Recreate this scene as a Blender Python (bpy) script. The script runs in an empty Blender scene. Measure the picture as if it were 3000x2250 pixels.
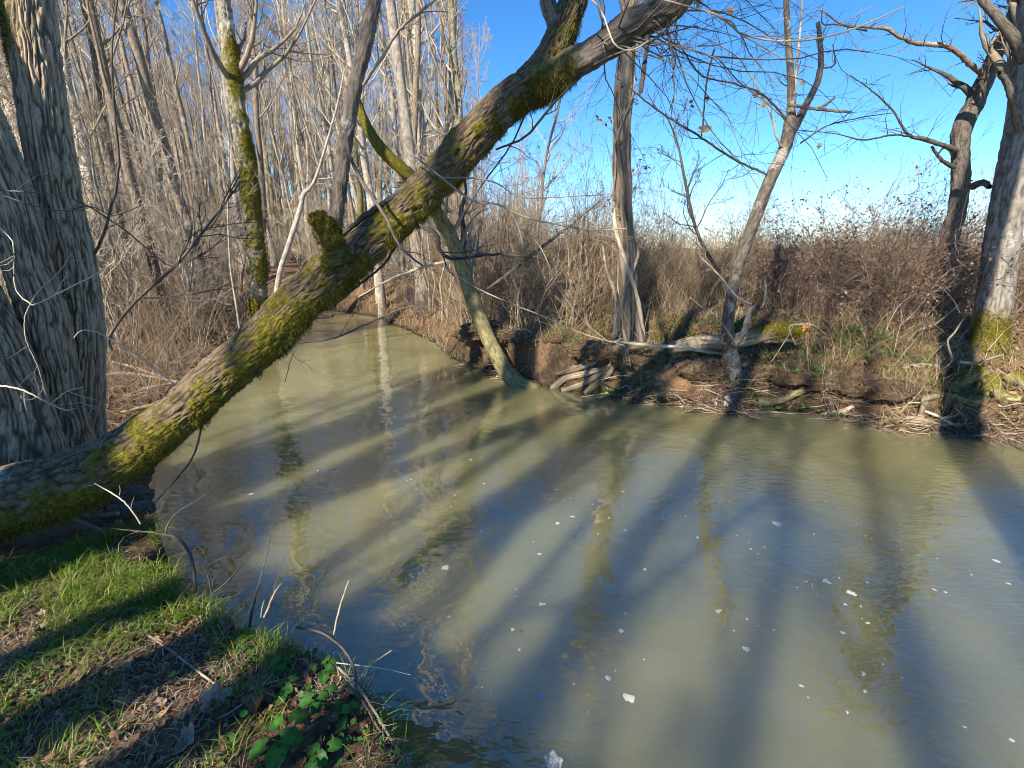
import bpy, math, random
import numpy as np
from mathutils import Vector

random.seed(7)
rng = np.random.default_rng(7)
sc = bpy.context.scene
COL = sc.collection

# ------------------------------------------------------------------ camera
F = 1374.0                               # focal length in photograph pixels (3000 wide)
PITCH = math.atan(400 / F)
EYE = 2.2
cam_d = bpy.data.cameras.new('camera')
cam_d.sensor_width = 36
cam_d.lens = 36 * F / 3000
cam_d.clip_start = 0.05
cam_d.clip_end = 2500
cam = bpy.data.objects.new('camera', cam_d)
cam.location = (0, 0, EYE)
cam.rotation_euler = (math.pi / 2 - PITCH, 0, 0)
COL.objects.link(cam)
sc.camera = cam

# ------------------------------------------------------------------ sky and sun
SUN_AZ, SUN_EL = math.radians(-149), math.radians(35)     # azimuth from +Y towards +X
world = bpy.data.worlds.new('World')
sc.world = world
world.use_nodes = True
wn = world.node_tree
wn.nodes.clear()
w_out = wn.nodes.new('ShaderNodeOutputWorld')
w_bg = wn.nodes.new('ShaderNodeBackground')
w_sky = wn.nodes.new('ShaderNodeTexSky')
w_sky.sky_type = 'NISHITA'
w_sky.sun_disc = False
w_sky.sun_elevation = SUN_EL
w_sky.sun_rotation = SUN_AZ
w_sky.altitude = 200
w_sky.air_density = 0.8
w_sky.dust_density = 0.0
w_sky.ozone_density = 4.5
w_bg.inputs['Strength'].default_value = 0.115
w_hs = wn.nodes.new('ShaderNodeHueSaturation')
w_hs.inputs['Saturation'].default_value = 1.22
wn.links.new(w_sky.outputs[0], w_hs.inputs['Color'])
wn.links.new(w_hs.outputs[0], w_bg.inputs[0])
wn.links.new(w_bg.outputs[0], w_out.inputs[0])
sun_d = bpy.data.lights.new('sun', 'SUN')
sun_d.energy = 4.6
sun_d.angle = math.radians(0.5)
sun_d.color = (1.0, 0.91, 0.76)
sun = bpy.data.objects.new('sun', sun_d)
sdir = Vector((math.sin(SUN_AZ) * math.cos(SUN_EL), math.cos(SUN_AZ) * math.cos(SUN_EL), math.sin(SUN_EL)))
sun.rotation_euler = sdir.to_track_quat('Z', 'Y').to_euler()
COL.objects.link(sun)
sc.view_settings.view_transform = 'Standard'
sc.view_settings.look = 'None'
sc.view_settings.gamma = 1
sc.view_settings.exposure = 1.12
sc.view_settings.use_curve_mapping = False
sc.render.engine = 'CYCLES'
sc.cycles.filter_width = 0.95
sc.cycles.max_bounces = 6
sc.cycles.diffuse_bounces = 2

# ------------------------------------------------------------------ picture <-> place
CP, SP = math.cos(PITCH), math.sin(PITCH)


def ray(u, v):
    dx, dy = (u - 1500) / F, (1125 - v) / F
    return np.array([dx, CP + dy * SP, -SP + dy * CP])


def at(u, v, Y):
    r = ray(u, v)
    return np.array([0, 0, EYE]) + r * (Y / r[1])


def atz(u, v, z):
    r = ray(u, v)
    return np.array([0, 0, EYE]) + r * ((z - EYE) / r[2])


def depth(p):
    return CP * p[1] - SP * (p[2] - EYE)


# ------------------------------------------------------------------ noise
def vnoise(p, seed=0):
    p = np.asarray(p, float)
    i = np.floor(p).astype(np.int64)
    f = p - i
    f = f * f * (3 - 2 * f)
    out = 0
    for dx in (0, 1):
        wx = f[:, 0] if dx else 1 - f[:, 0]
        for dy in (0, 1):
            wy = f[:, 1] if dy else 1 - f[:, 1]
            for dz in (0, 1):
                wz = f[:, 2] if dz else 1 - f[:, 2]
                h = ((i[:, 0] + dx) * 374761393 + (i[:, 1] + dy) * 668265263 + (i[:, 2] + dz) * 974711 + seed * 1013904223) & 0xFFFFFFFF
                h = ((h ^ (h >> 13)) * 1274126177) & 0xFFFFFFFF
                h = ((h ^ (h >> 16)) * 2246822519) & 0xFFFFFFFF
                h = h ^ (h >> 15)
                out = out + wx * wy * wz * ((h & 0xFFFFFF) / 16777215.0)
    return out


def fbm(p, oct=3, seed=0):
    s, a, t = 0, 1.0, 0
    p = np.asarray(p, float)
    for k in range(oct):
        s = s + a * vnoise(p * (2.03 ** k) + 17.3 * k, seed + k)
        t += a
        a *= .5
    return s / t


def n2(x, y, s, oct=3, seed=0):
    return fbm(np.stack([x * s, y * s, np.zeros_like(x)], -1), oct, seed)


def sm(t):
    t = np.clip(t, 0, 1)
    return t * t * (3 - 2 * t)


def nrm(a):
    return a / np.maximum(np.linalg.norm(a, axis=-1, keepdims=True), 1e-9)


# ------------------------------------------------------------------ mesh building
class MB:
    def __init__(self):
        self.V, self.Q, self.T, self.B, self.M, self.G, self.n = [], [], [], [], [], [], 0

    def add(self, v, q=None, t=None, bark=None, tint=None, groove=.6):
        v = np.asarray(v, float).reshape(-1, 3)
        if q is not None and len(q):
            self.Q.append(np.asarray(q, np.int64).reshape(-1, 4) + self.n)
        if t is not None and len(t):
            self.T.append(np.asarray(t, np.int64).reshape(-1, 3) + self.n)
        self.V.append(v)
        self.B.append(np.zeros((len(v), 3)) if bark is None else np.asarray(bark, float).reshape(-1, 3))
        self.M.append(np.zeros(len(v)) if tint is None else np.broadcast_to(np.asarray(tint, float), (len(v),)))
        self.G.append(np.broadcast_to(np.asarray(groove, float), (len(v),)))
        self.n += len(v)

    def mesh(self, name, base=(0, 0, 0), smooth=True):
        me = bpy.data.meshes.new(name)
        V = np.concatenate(self.V) - np.asarray(base, float)
        Q = np.concatenate(self.Q) if self.Q else np.zeros((0, 4), np.int64)
        T = np.concatenate(self.T) if self.T else np.zeros((0, 3), np.int64)
        me.vertices.add(len(V))
        me.vertices.foreach_set('co', V.astype(np.float32).ravel())
        lv = np.concatenate([Q.ravel(), T.ravel()]).astype(np.int32)
        me.loops.add(len(lv))
        me.loops.foreach_set('vertex_index', lv)
        st = np.concatenate([np.arange(len(Q)) * 4, len(Q) * 4 + np.arange(len(T)) * 3]).astype(np.int32)
        me.polygons.add(len(st))
        me.polygons.foreach_set('loop_start', st)
        me.polygons.foreach_set('use_smooth', np.full(len(st), smooth, bool))
        me.update(calc_edges=True)
        a = me.attributes.new('bark', 'FLOAT_VECTOR', 'POINT')
        a.data.foreach_set('vector', np.concatenate(self.B).astype(np.float32).ravel())
        a = me.attributes.new('tint', 'FLOAT', 'POINT')
        a.data.foreach_set('value', np.concatenate(self.M).astype(np.float32))
        a = me.attributes.new('groove', 'FLOAT', 'POINT')
        a.data.foreach_set('value', np.concatenate(self.G).astype(np.float32))
        return me

    def build(self, name, mat, parent=None, base=None, smooth=True, kind=None):
        if parent is not None:
            base = tuple(parent.matrix_basis.translation) if parent.parent is None else base
        b = (0, 0, 0) if base is None else base
        if parent is not None and parent.parent is not None:
            b = tuple(np.array(parent.parent.location) + np.array(parent.location))
        me = self.mesh(name, b, smooth)
        me.materials.append(mat)
        o = bpy.data.objects.new(name, me)
        COL.objects.link(o)
        if parent is not None:
            o.parent = parent
        else:
            o.location = b
        if kind:
            o['kind'] = kind
        return o


def tag(o, label, cat, group=None, kind=None):
    if label:
        o['label'] = label
    if cat:
        o['category'] = cat
    if group:
        o['group'] = group
    if kind:
        o['kind'] = kind
    return o


def thing(name, label, cat, loc, group=None):
    o = bpy.data.objects.new(name, None)
    o.empty_display_size = .1
    o.location = tuple(float(c) for c in loc)
    COL.objects.link(o)
    return tag(o, label, cat, group)


def copy_thing(o, loc, rotz=0, scale=1.0, label=None, tilt=(0, 0)):
    c = o.copy()
    COL.objects.link(c)
    c.location = tuple(float(a) for a in loc)
    c.rotation_euler = (tilt[0], tilt[1], rotz)
    c.scale = (scale,) * 3 if np.isscalar(scale) else scale
    if label:
        c['label'] = label
    for ch in o.children:
        d = ch.copy()
        COL.objects.link(d)
        d.parent = c
        for g in ch.children:
            e = g.copy()
            COL.objects.link(e)
            e.parent = d
    return c


# ---- tubes
def tube_batch(mb, P, R, S=5, tint=0.0, squash=None):
    P = np.asarray(P, float)
    R = np.asarray(R, float)
    N, K, _ = P.shape
    T = np.empty_like(P)
    T[:, 1:-1] = P[:, 2:] - P[:, :-2]
    T[:, 0] = P[:, 1] - P[:, 0]
    T[:, -1] = P[:, -1] - P[:, -2]
    T = nrm(T)
    mean = nrm(P[:, -1] - P[:, 0] + 1e-6)
    ax = np.zeros((N, 3))
    ax[np.arange(N), np.argmin(np.abs(mean), 1)] = 1
    ref = nrm(np.cross(mean, ax))
    U = nrm(np.cross(T, np.repeat(ref[:, None], K, 1)))
    W = np.cross(T, U)
    a = np.arange(S) / S * 2 * math.pi
    ca, sa = np.cos(a), np.sin(a)
    V = P[:, :, None] + R[:, :, None, None] * (U[:, :, None] * ca[None, None, :, None] + W[:, :, None] * sa[None, None, :, None])
    ln = np.concatenate([np.zeros((N, 1)), np.cumsum(np.linalg.norm(np.diff(P, axis=1), axis=2), 1)], 1)
    off = rng.uniform(0, 50, (N, 1, 1, 3))
    B = np.empty((N, K, S, 3))
    B[..., 0] = R[:, :, None] * ca
    B[..., 1] = R[:, :, None] * sa
    B[..., 2] = ln[:, :, None]
    B += off
    n, k, s = np.meshgrid(np.arange(N), np.arange(K - 1), np.arange(S), indexing='ij')
    s2 = (s + 1) % S
    b = n * K * S
    q = np.stack([b + k * S + s, b + k * S + s2, b + (k + 1) * S + s2, b + (k + 1) * S + s], -1).reshape(-1, 4)
    tt = np.broadcast_to(np.asarray(tint, float).reshape(-1, 1, 1) if np.ndim(tint) == 1 else (np.asarray(tint)[:, :, None] if np.ndim(tint) == 2 else tint), (N, K, S))
    mb.add(V.reshape(-1, 3), q, None, B.reshape(-1, 3), np.ascontiguousarray(tt).ravel())


def spline(ctrl, step):
    """Catmull-Rom through rows (x, y, z, r), sampled every STEP metres."""
    C = np.asarray(ctrl, float)
    C = np.vstack([2 * C[0] - C[1], C, 2 * C[-1] - C[-2]])
    out = []
    for i in range(1, len(C) - 2):
        p0, p1, p2, p3 = C[i - 1], C[i], C[i + 1], C[i + 2]
        n = max(2, int(np.linalg.norm(p2[:3] - p1[:3]) / step))
        t = np.linspace(0, 1, n, endpoint=False)[:, None]
        q = .5 * (2 * p1 + (p2 - p0) * t + (2 * p0 - 5 * p1 + 4 * p2 - p3) * t ** 2 + (3 * p1 - p0 - 3 * p2 + p3) * t ** 3)
        q[:, 3] = (p1[3] + (p2[3] - p1[3]) * sm(t[:, 0]))
        out.append(q)
    out.append(C[-2][None])
    return np.vstack(out)


def frames(P):
    T = np.gradient(P, axis=0)
    T = nrm(T)
    u = np.cross(T[0], [0.3, 1, 0.1])
    u /= np.linalg.norm(u)
    U = np.empty_like(P)
    for i in range(len(P)):
        u = u - T[i] * np.dot(u, T[i])
        u /= np.linalg.norm(u)
        U[i] = u
    return T, U, np.cross(T, U)


def hero(mb, ctrl, step=.02, S=64, disp=None, mossf=None, cap=False, seed=0, flare=None):
    C = spline(ctrl, step)
    P, R = C[:, :3], C[:, 3].copy()
    T, U, W = frames(P)
    K = len(P)
    ln = np.concatenate([[0], np.cumsum(np.linalg.norm(np.diff(P, axis=0), axis=1))])
    a = np.arange(S) / S * 2 * math.pi
    N = U[:, None] * np.cos(a)[None, :, None] + W[:, None] * np.sin(a)[None, :, None]
    rr = np.repeat(R[:, None], S, 1)
    if flare is not None:
        amp, hgt, lobes = flare
        rr = rr * (1 + amp * np.exp(-ln / hgt)[:, None] * (.55 + .45 * np.cos(lobes * a + 1.3))[None])
    Rm = R.mean()
    B = np.stack([np.broadcast_to(Rm * np.cos(a)[None], (K, S)), np.broadcast_to(Rm * np.sin(a)[None], (K, S)), np.broadcast_to(ln[:, None], (K, S))], -1) + seed * 3.7
    m = np.zeros((K, S))
    gv = np.full(K * S, .6)
    if mossf is not None:
        m = mossf(N.reshape(-1, 3), B.reshape(-1, 3), np.repeat(ln / ln[-1], S), (P[:, None] + N * rr[..., None]).reshape(-1, 3)).reshape(K, S)
    if disp is not None:
        dd, gv = disp(B.reshape(-1, 3), m.ravel())
        rr = rr + dd.reshape(K, S)
    V = P[:, None] + N * rr[..., None]
    k, s = np.meshgrid(np.arange(K - 1), np.arange(S), indexing='ij')
    s2 = (s + 1) % S
    q = np.stack([k * S + s, k * S + s2, (k + 1) * S + s2, (k + 1) * S + s], -1).reshape(-1, 4)
    VV, BB, MM, tr = V.reshape(-1, 3), B.reshape(-1, 3), m.ravel(), []
    if cap:
        VV = np.vstack([VV, P[-1] + T[-1] * R[-1] * (.25 if cap is True else cap)])
        BB = np.vstack([BB, BB[-1]])
        MM = np.append(MM, MM[-1])
        gv = np.append(gv, .5)
        c = len(VV) - 1
        tr = [[(K - 1) * S + i, (K - 1) * S + (i + 1) % S, c] for i in range(S)]
    mb.add(VV, q, tr, BB, MM, gv)
    return P, R, N, V, m


def px_ctrl(rows):
    """rows (u, v, Y, width in photograph pixels) -> (x, y, z, r)"""
    out = []
    uv = np.array([[r_[0], r_[1]] for r_ in rows], float)
    tg = np.gradient(uv, axis=0) if len(rows) > 1 else np.array([[0, 1.0]])
    tg /= np.maximum(np.linalg.norm(tg, axis=1, keepdims=True), 1e-6)
    for (u, v, Y, w), (tx, ty) in zip(rows, tg):
        p = at(u, v, Y)
        c = ((u - 1500) * -ty + (v - 1125) * tx) / F          # wide-angle stretch across the limb
        out.append([*p, .5 * w / F * depth(p) / math.sqrt(1 + c * c)])
    return np.array(out)


def resamp(C, K):
    C = spline(C, .02 + .004 * len(C))
    ln = np.concatenate([[0], np.cumsum(np.linalg.norm(np.diff(C[:, :3], axis=0), axis=1))])
    t = np.linspace(0, ln[-1], K)
    return np.stack([np.interp(t, ln, C[:, j]) for j in range(4)], -1)


def grow(P, R, n, t0=.2, t1=.98, rel=None, length=None, ang=(30, 60), K=5, wig=.12, up=.05, ratio=.6, rmin=.003, taper=.5, rmax=None):
    N, Kp, _ = P.shape
    t = rng.uniform(t0, t1, (N, n))
    x = np.clip(t * (Kp - 1), 0, Kp - 1.001)
    i0 = x.astype(int)
    f = (x - i0)[..., None]
    ii = np.arange(N)[:, None]
    st = P[ii, i0] * (1 - f) + P[ii, i0 + 1] * f
    T = nrm(P[ii, i0 + 1] - P[ii, i0])
    r0 = R[ii, i0] * (1 - f[..., 0]) + R[ii, i0 + 1] * f[..., 0]
    plen = np.linalg.norm(np.diff(P, axis=1), axis=2).sum(1)[:, None]
    L = (plen * rel if length is None else length) * rng.uniform(.55, 1.25, (N, n)) * (1 - taper * (t - t0) / max(t1 - t0, 1e-6))
    rv = rng.normal(size=(N, n, 3))
    pr = nrm(np.cross(T, rv))
    a = np.radians(rng.uniform(*ang, (N, n)))[..., None]
    d = (T * np.cos(a) + pr * np.sin(a)).reshape(-1, 3)
    st, L, r0 = st.reshape(-1, 3), L.reshape(-1), r0.reshape(-1)
    pts = [st]
    for k in range(K - 1):
        pts.append(pts[-1] + d * (L / (K - 1))[:, None])
        d = d + rng.normal(size=d.shape) * wig
        d[:, 2] += up
        d = nrm(d)
    PP = np.stack(pts, 1)
    rs = np.maximum(r0 * ratio * rng.uniform(.7, 1.1, len(r0)), rmin)
    if rmax:
        rs = np.minimum(rs, rmax)
    RR = rs[:, None] + (rmin * .7 - rs[:, None]) * np.linspace(0, 1, K)[None] ** .9
    return PP, RR


# ------------------------------------------------------------------ materials
def new_mat(name):
    m = bpy.data.materials.new(name)
    m.use_nodes = True
    nt = m.node_tree
    nt.nodes.clear()
    out = nt.nodes.new('ShaderNodeOutputMaterial')
    bs = nt.nodes.new('ShaderNodeBsdfPrincipled')
    nt.links.new(bs.outputs[0], out.inputs[0])
    bs.inputs['Roughness'].default_value = .85
    bs.inputs['Specular IOR Level'].default_value = .2
    return m, nt, bs


def node(nt, t, **kw):
    n = nt.nodes.new(t)
    for k, v in kw.items():
        setattr(n, k, v)
    return n


def attr(nt, name, out):
    return node(nt, 'ShaderNodeAttribute', attribute_name=name).outputs[out]


def noise(nt, vec, scale, detail=3, rough=.55, dist=0, dims='3D'):
    n = node(nt, 'ShaderNodeTexNoise')
    n.noise_dimensions = dims
    n.inputs['Scale'].default_value = scale
    n.inputs['Detail'].default_value = detail
    n.inputs['Roughness'].default_value = rough
    n.inputs['Distortion'].default_value = dist
    if vec is not None:
        nt.links.new(vec, n.inputs['Vector'])
    return n.outputs[0]


def scaled(nt, vec, s):
    n = node(nt, 'ShaderNodeVectorMath', operation='MULTIPLY')
    nt.links.new(vec, n.inputs[0])
    n.inputs[1].default_value = s
    return n.outputs[0]


def ramp(nt, fac, stops, interp='LINEAR'):
    n = node(nt, 'ShaderNodeValToRGB')
    n.color_ramp.interpolation = interp
    el = n.color_ramp.elements
    while len(el) < len(stops):
        el.new(.5)
    for e, (p, c) in zip(el, stops):
        e.position = p
        e.color = (*c, 1) if len(c) == 3 else c
    nt.links.new(fac, n.inputs[0])
    return n.outputs[0]


def g(v):
    return (v, v, v)


def mix(nt, fac, a, b, mode='MIX'):
    n = node(nt, 'ShaderNodeMix', data_type='RGBA', blend_type=mode)
    for inp, v in ((n.inputs[0], fac), (n.inputs[6], a), (n.inputs[7], b)):
        if hasattr(v, 'type') and hasattr(v, 'links'):
            nt.links.new(v, inp)
        elif isinstance(v, (tuple, list)):
            inp.default_value = (*v, 1)
        else:
            inp.default_value = v
    return n.outputs[2]


def math_(nt, op, a, b=None, c=None):
    n = node(nt, 'ShaderNodeMath', operation=op)
    for i, v in enumerate((a, b, c)):
        if v is None:
            continue
        if hasattr(v, 'links'):
            nt.links.new(v, n.inputs[i])
        else:
            n.inputs[i].default_value = v
    return n.outputs[0]


def bump(nt, bs, h, strength=.5, dist=.02, prev=None):
    n = node(nt, 'ShaderNodeBump')
    n.inputs['Strength'].default_value = strength
    n.inputs['Distance'].default_value = dist
    nt.links.new(h, n.inputs['Height'])
    if prev is not None:
        nt.links.new(prev, n.inputs['Normal'])
    if bs is not None:
        nt.links.new(n.outputs[0], bs.inputs['Normal'])
    return n.outputs[0]


def bark_mat(name, dark, light, lichen=None, moss=True, scale=30, stretch=.22, bstr=.6, bdist=.01, lichen_at=.62, gw=0.0):
    m, nt, bs = new_mat(name)
    bv = attr(nt, 'bark', 'Vector')
    sv = scaled(nt, bv, (1, 1, stretch))
    n1 = noise(nt, sv, scale, 4, .62, .6)
    n2_ = noise(nt, bv, 3.1, 3, .6)
    n3 = noise(nt, bv, 55, 2, .6)
    oi = node(nt, 'ShaderNodeObjectInfo').outputs['Random']
    if gw:
        n1 = math_(nt, 'ADD', math_(nt, 'MULTIPLY', n1, 1 - gw), math_(nt, 'MULTIPLY', attr(nt, 'groove', 'Fac'), gw))
    c = ramp(nt, n1, [(.26 if gw else .36, dark), (.66 if gw else .62, light)])
    c = mix(nt, math_(nt, 'MULTIPLY', n2_, .55), c, tuple(x * .6 for x in light))
    if lichen:
        lf = ramp(nt, math_(nt, 'ADD', math_(nt, 'MULTIPLY', n2_, .75), math_(nt, 'MULTIPLY', n3, .25)), [(lichen_at, g(0)), (lichen_at + .06, g(.75))])
        c = mix(nt, lf, c, lichen)
    hsv = node(nt, 'ShaderNodeHueSaturation')
    nt.links.new(c, hsv.inputs['Color'])
    nt.links.new(math_(nt, 'MULTIPLY_ADD', oi, .5, .75), hsv.inputs['Value'])
    c = hsv.outputs[0]
    if moss:
        t = attr(nt, 'tint', 'Fac')
        mm = math_(nt, 'ADD', t, math_(nt, 'MULTIPLY_ADD', noise(nt, bv, 16, 4, .7), .9, -.45))
        mf = ramp(nt, mm, [(.30, g(0)), (.72, g(1))])
        mc = ramp(nt, noise(nt, bv, 38, 3, .7), [(.3, (.03, .028, .005)), (.55, (.14, .118, .012)), (.8, (.28, .235, .03))])
        c = mix(nt, mf, c, mc)
    nt.links.new(c, bs.inputs['Base Color'])
    h = math_(nt, 'ADD', n1, math_(nt, 'MULTIPLY', n3, .3))
    bump(nt, bs, h, bstr, bdist)
    return m


def tint_mat(name, stops, rough=.8, trans=0.0, objrand=False, spec=.2):
    """colour picked along STOPS by the per-piece tint value"""
    m, nt, bs = new_mat(name)
    t = attr(nt, 'tint', 'Fac')
    if objrand:
        t = math_(nt, 'FRACT', math_(nt, 'ADD', t, node(nt, 'ShaderNodeObjectInfo').outputs['Random']))
    geo = node(nt, 'ShaderNodeNewGeometry').outputs['Position']
    c = ramp(nt, t, stops)
    n = noise(nt, geo, 60, 2)
    c = mix(nt, 1.0, c, ramp(nt, n, [(.3, g(.6)), (.7, g(1.15))]), 'MULTIPLY')
    nt.links.new(c, bs.inputs['Base Color'])
    bs.inputs['Roughness'].default_value = rough
    bs.inputs['Specular IOR Level'].default_value = spec
    if trans:
        out = [n for n in nt.nodes if n.type == 'OUTPUT_MATERIAL'][0]
        tr = node(nt, 'ShaderNodeBsdfTranslucent')
        nt.links.new(c, tr.inputs[0])
        ms = node(nt, 'ShaderNodeMixShader')
        ms.inputs[0].default_value = trans
        nt.links.new(bs.outputs[0], ms.inputs[1])
        nt.links.new(tr.outputs[0], ms.inputs[2])
        nt.links.new(ms.outputs[0], out.inputs[0])
    return m


M = {}
M['bark_lean'] = bark_mat('bark_mossy_leaning', (.014, .010, .006), (.22, .16, .098), (.32, .32, .26), scale=42, stretch=.35, lichen_at=.60, bstr=.9, gw=.6)
M['bark_furrow'] = bark_mat('bark_furrowed', (.03, .02, .012), (.50, .38, .255), None, scale=44, stretch=.16, bstr=.9, bdist=.012, gw=.65)
M['bark_mid'] = bark_mat('bark_mid', (.03, .024, .018), (.17, .14, .11), (.34, .32, .27), scale=36, stretch=.3, gw=.5, lichen_at=.57)
M['bark_grey'] = bark_mat('bark_grey', (.07, .052, .038), (.33, .265, .20), (.5, .48, .43), scale=36, stretch=.3)
M['bark_dark'] = bark_mat('bark_dark', (.03, .025, .02), (.19, .16, .13), (.34, .32, .27), scale=40, stretch=.3)
M['bark_pale'] = bark_mat('bark_pale', (.16, .135, .105), (.48, .42, .34), (.7, .67, .6), scale=16, stretch=.5, bstr=.3)
M['bark_mossmid'] = bark_mat('bark_moss_covered', (.08, .07, .05), (.42, .38, .30), (.6, .6, .53), scale=30, stretch=.5, lichen_at=.6)
M['bark_vine'] = bark_mat('bark_shaggy', (.045, .033, .024), (.36, .28, .20), None, moss=False, scale=26, stretch=.07, bstr=1, bdist=.02)
M['bark_big'] = bark_mat('bark_pale_grey', (.07, .058, .047), (.35, .31, .26), (.62, .58, .5), scale=28, stretch=.25, bstr=.5, gw=.55)
M['bark_olive'] = bark_mat('bark_olive', (.12, .10, .04), (.42, .36, .17), (.5, .46, .28), scale=22, stretch=.4, bstr=.4)
M['twig'] = bark_mat('twig_bark', (.18, .14, .10), (.48, .39, .285), None, moss=False, scale=20, stretch=.3, bstr=.2)
M['twig_pale'] = bark_mat('twig_pale', (.34, .275, .195), (.68, .57, .42), None, moss=False, scale=20, stretch=.3, bstr=.2)
M['twig_mid'] = bark_mat('twig_mid', (.07, .055, .042), (.24, .195, .15), None, moss=False, scale=30, stretch=.3, bstr=.3)
M['twig_dark'] = bark_mat('twig_dark', (.035, .028, .024), (.15, .125, .105), None, moss=False, scale=30, stretch=.3, bstr=.3)
M['wood'] = bark_mat('weathered_wood', (.09, .065, .04), (.40, .32, .22), None, scale=34, stretch=.08, bstr=.9, bdist=.012)
M['moss'] = tint_mat('moss', [(0, (.026, .024, .005)), (.5, (.12, .105, .013)), (1, (.27, .23, .032))], .9)
M['grass'] = tint_mat('green_grass', [(0, (.05, .10, .012)), (.45, (.16, .27, .022)), (.75, (.30, .37, .04)), (.9, (.34, .30, .10)), (1, (.46, .37, .19))], .5, .3, spec=.3)
M['drygrass'] = tint_mat('dry_grass', [(0, (.13, .09, .055)), (.5, (.36, .275, .17)), (1, (.60, .49, .32))], .7, .2)
M['leaf'] = tint_mat('dead_leaf', [(0, (.075, .045, .028)), (.35, (.22, .115, .058)), (.6, (.36, .20, .11)), (.8, (.30, .22, .15)), (1, (.42, .31, .22))], .65, .15, objrand=True)
M['litter'] = tint_mat('leaf_litter', [(0, (.07, .042, .025)), (.4, (.22, .11, .052)), (.7, (.38, .205, .10)), (1, (.44, .30, .18))], .7, .1)
M['brush'] = tint_mat('dead_stems', [(0, (.11, .075, .05)), (.4, (.33, .235, .15)), (.75, (.54, .41, .265)), (1, (.66, .54, .37))], .8)
M['bramble'] = tint_mat('bramble_canes', [(0, (.045, .03, .028)), (.5, (.18, .125, .10)), (1, (.46, .345, .25))], .7)
M['brambleleaf'] = tint_mat('bramble_dead_leaf', [(0, (.06, .038, .03)), (.5, (.21, .125, .08)), (1, (.44, .27, .16))], .7, .15)
M['greenleaf'] = tint_mat('green_leaf', [(0, (.022, .075, .014)), (.6, (.06, .19, .03)), (1, (.12, .27, .04))], .5, .25, spec=.25)

# ground
m, nt, bs = new_mat('ground_earth')
pos = node(nt, 'ShaderNodeNewGeometry').outputs['Position']
a_mud, a_field = attr(nt, 'tint', 'Fac'), node(nt, 'ShaderNodeSeparateXYZ')
nt.links.new(attr(nt, 'bark', 'Vector'), a_field.inputs[0])
nA, nB, nC = noise(nt, pos, 2.2, 5, .65), noise(nt, pos, 19, 5, .7), noise(nt, pos, 75, 3, .7)
soil = ramp(nt, nB, [(.3, (.035, .023, .014)), (.5, (.10, .066, .04)), (.72, (.22, .155, .095))])
lit = ramp(nt, nC, [(.3, (.09, .05, .028)), (.5, (.26, .15, .08)), (.7, (.44, .29, .17))])
litter = mix(nt, ramp(nt, nA, [(.35, g(0)), (.6, g(.9))]), soil, lit)
c = mix(nt, a_field.outputs[0], soil, litter)
fld = ramp(nt, nB, [(.3, (.30, .22, .12)), (.6, (.52, .42, .25)), (.8, (.62, .52, .33))])
c = mix(nt, a_field.outputs[1], c, fld)
mud = ramp(nt, nB, [(.3, (.03, .019, .011)), (.55, (.105, .065, .036)), (.8, (.20, .135, .078))])
c = mix(nt, a_mud, c, mud)
sx = node(nt, 'ShaderNodeSeparateXYZ')
nt.links.new(pos, sx.inputs[0])
wet = ramp(nt, math_(nt, 'ADD', sx.outputs[2], math_(nt, 'MULTIPLY', nB, .08)), [(.05, g(1)), (.13, g(0))])
c = mix(nt, wet, c, (.028, .019, .011))
nt.links.new(math_(nt, 'MULTIPLY_ADD', wet, -.5, .9), bs.inputs['Roughness'])
nt.links.new(c, bs.inputs['Base Color'])
bump(nt, bs, math_(nt, 'ADD', nB, math_(nt, 'MULTIPLY', nC, .4)), .9, .03)
M['ground'] = m

# water: silty water scatters light below a smooth rippled surface
m, nt, bs = new_mat('creek_water')
pos = node(nt, 'ShaderNodeNewGeometry').outputs['Position']
nA = noise(nt, pos, .45, 3, .5, .8)
c = ramp(nt, nA, [(.3, (.138, .130, .052)), (.7, (.25, .232, .110))])
nt.links.new(c, bs.inputs['Base Color'])
bs.inputs['Roughness'].default_value = .025
bs.inputs['IOR'].default_value = 2.6
bs.inputs['Specular IOR Level'].default_value = .5
bs.inputs['Subsurface Weight'].default_value = 1
bs.subsurface_method = 'BURLEY'
bs.inputs['Subsurface Radius'].default_value = (1.0, .9, .6)
bs.inputs['Subsurface Scale'].default_value = .8
wv = scaled(nt, pos, (1, 1, 1))
r1 = noise(nt, wv, 2.6, 2, .5, .5)
r2 = noise(nt, scaled(nt, pos, (1.0, 1.7, 1)), 9.5, 2, .55, .3)
msk = ramp(nt, noise(nt, pos, .55, 2, .5), [(.42, g(.15)), (.62, g(1))])
sxw = node(nt, 'ShaderNodeSeparateXYZ')
nt.links.new(pos, sxw.inputs[0])
msk = math_(nt, 'ADD', math_(nt, 'MULTIPLY', msk, .7), ramp(nt, math_(nt, 'MULTIPLY', sxw.outputs[0], .2), [(.15, g(0)), (.75, g(.8))]))
h = math_(nt, 'ADD', math_(nt, 'MULTIPLY', r1, .5), math_(nt, 'MULTIPLY', math_(nt, 'MULTIPLY', r2, msk), .30))
bump(nt, bs, h, 1.0, .022)
M['water'] = m

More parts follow.
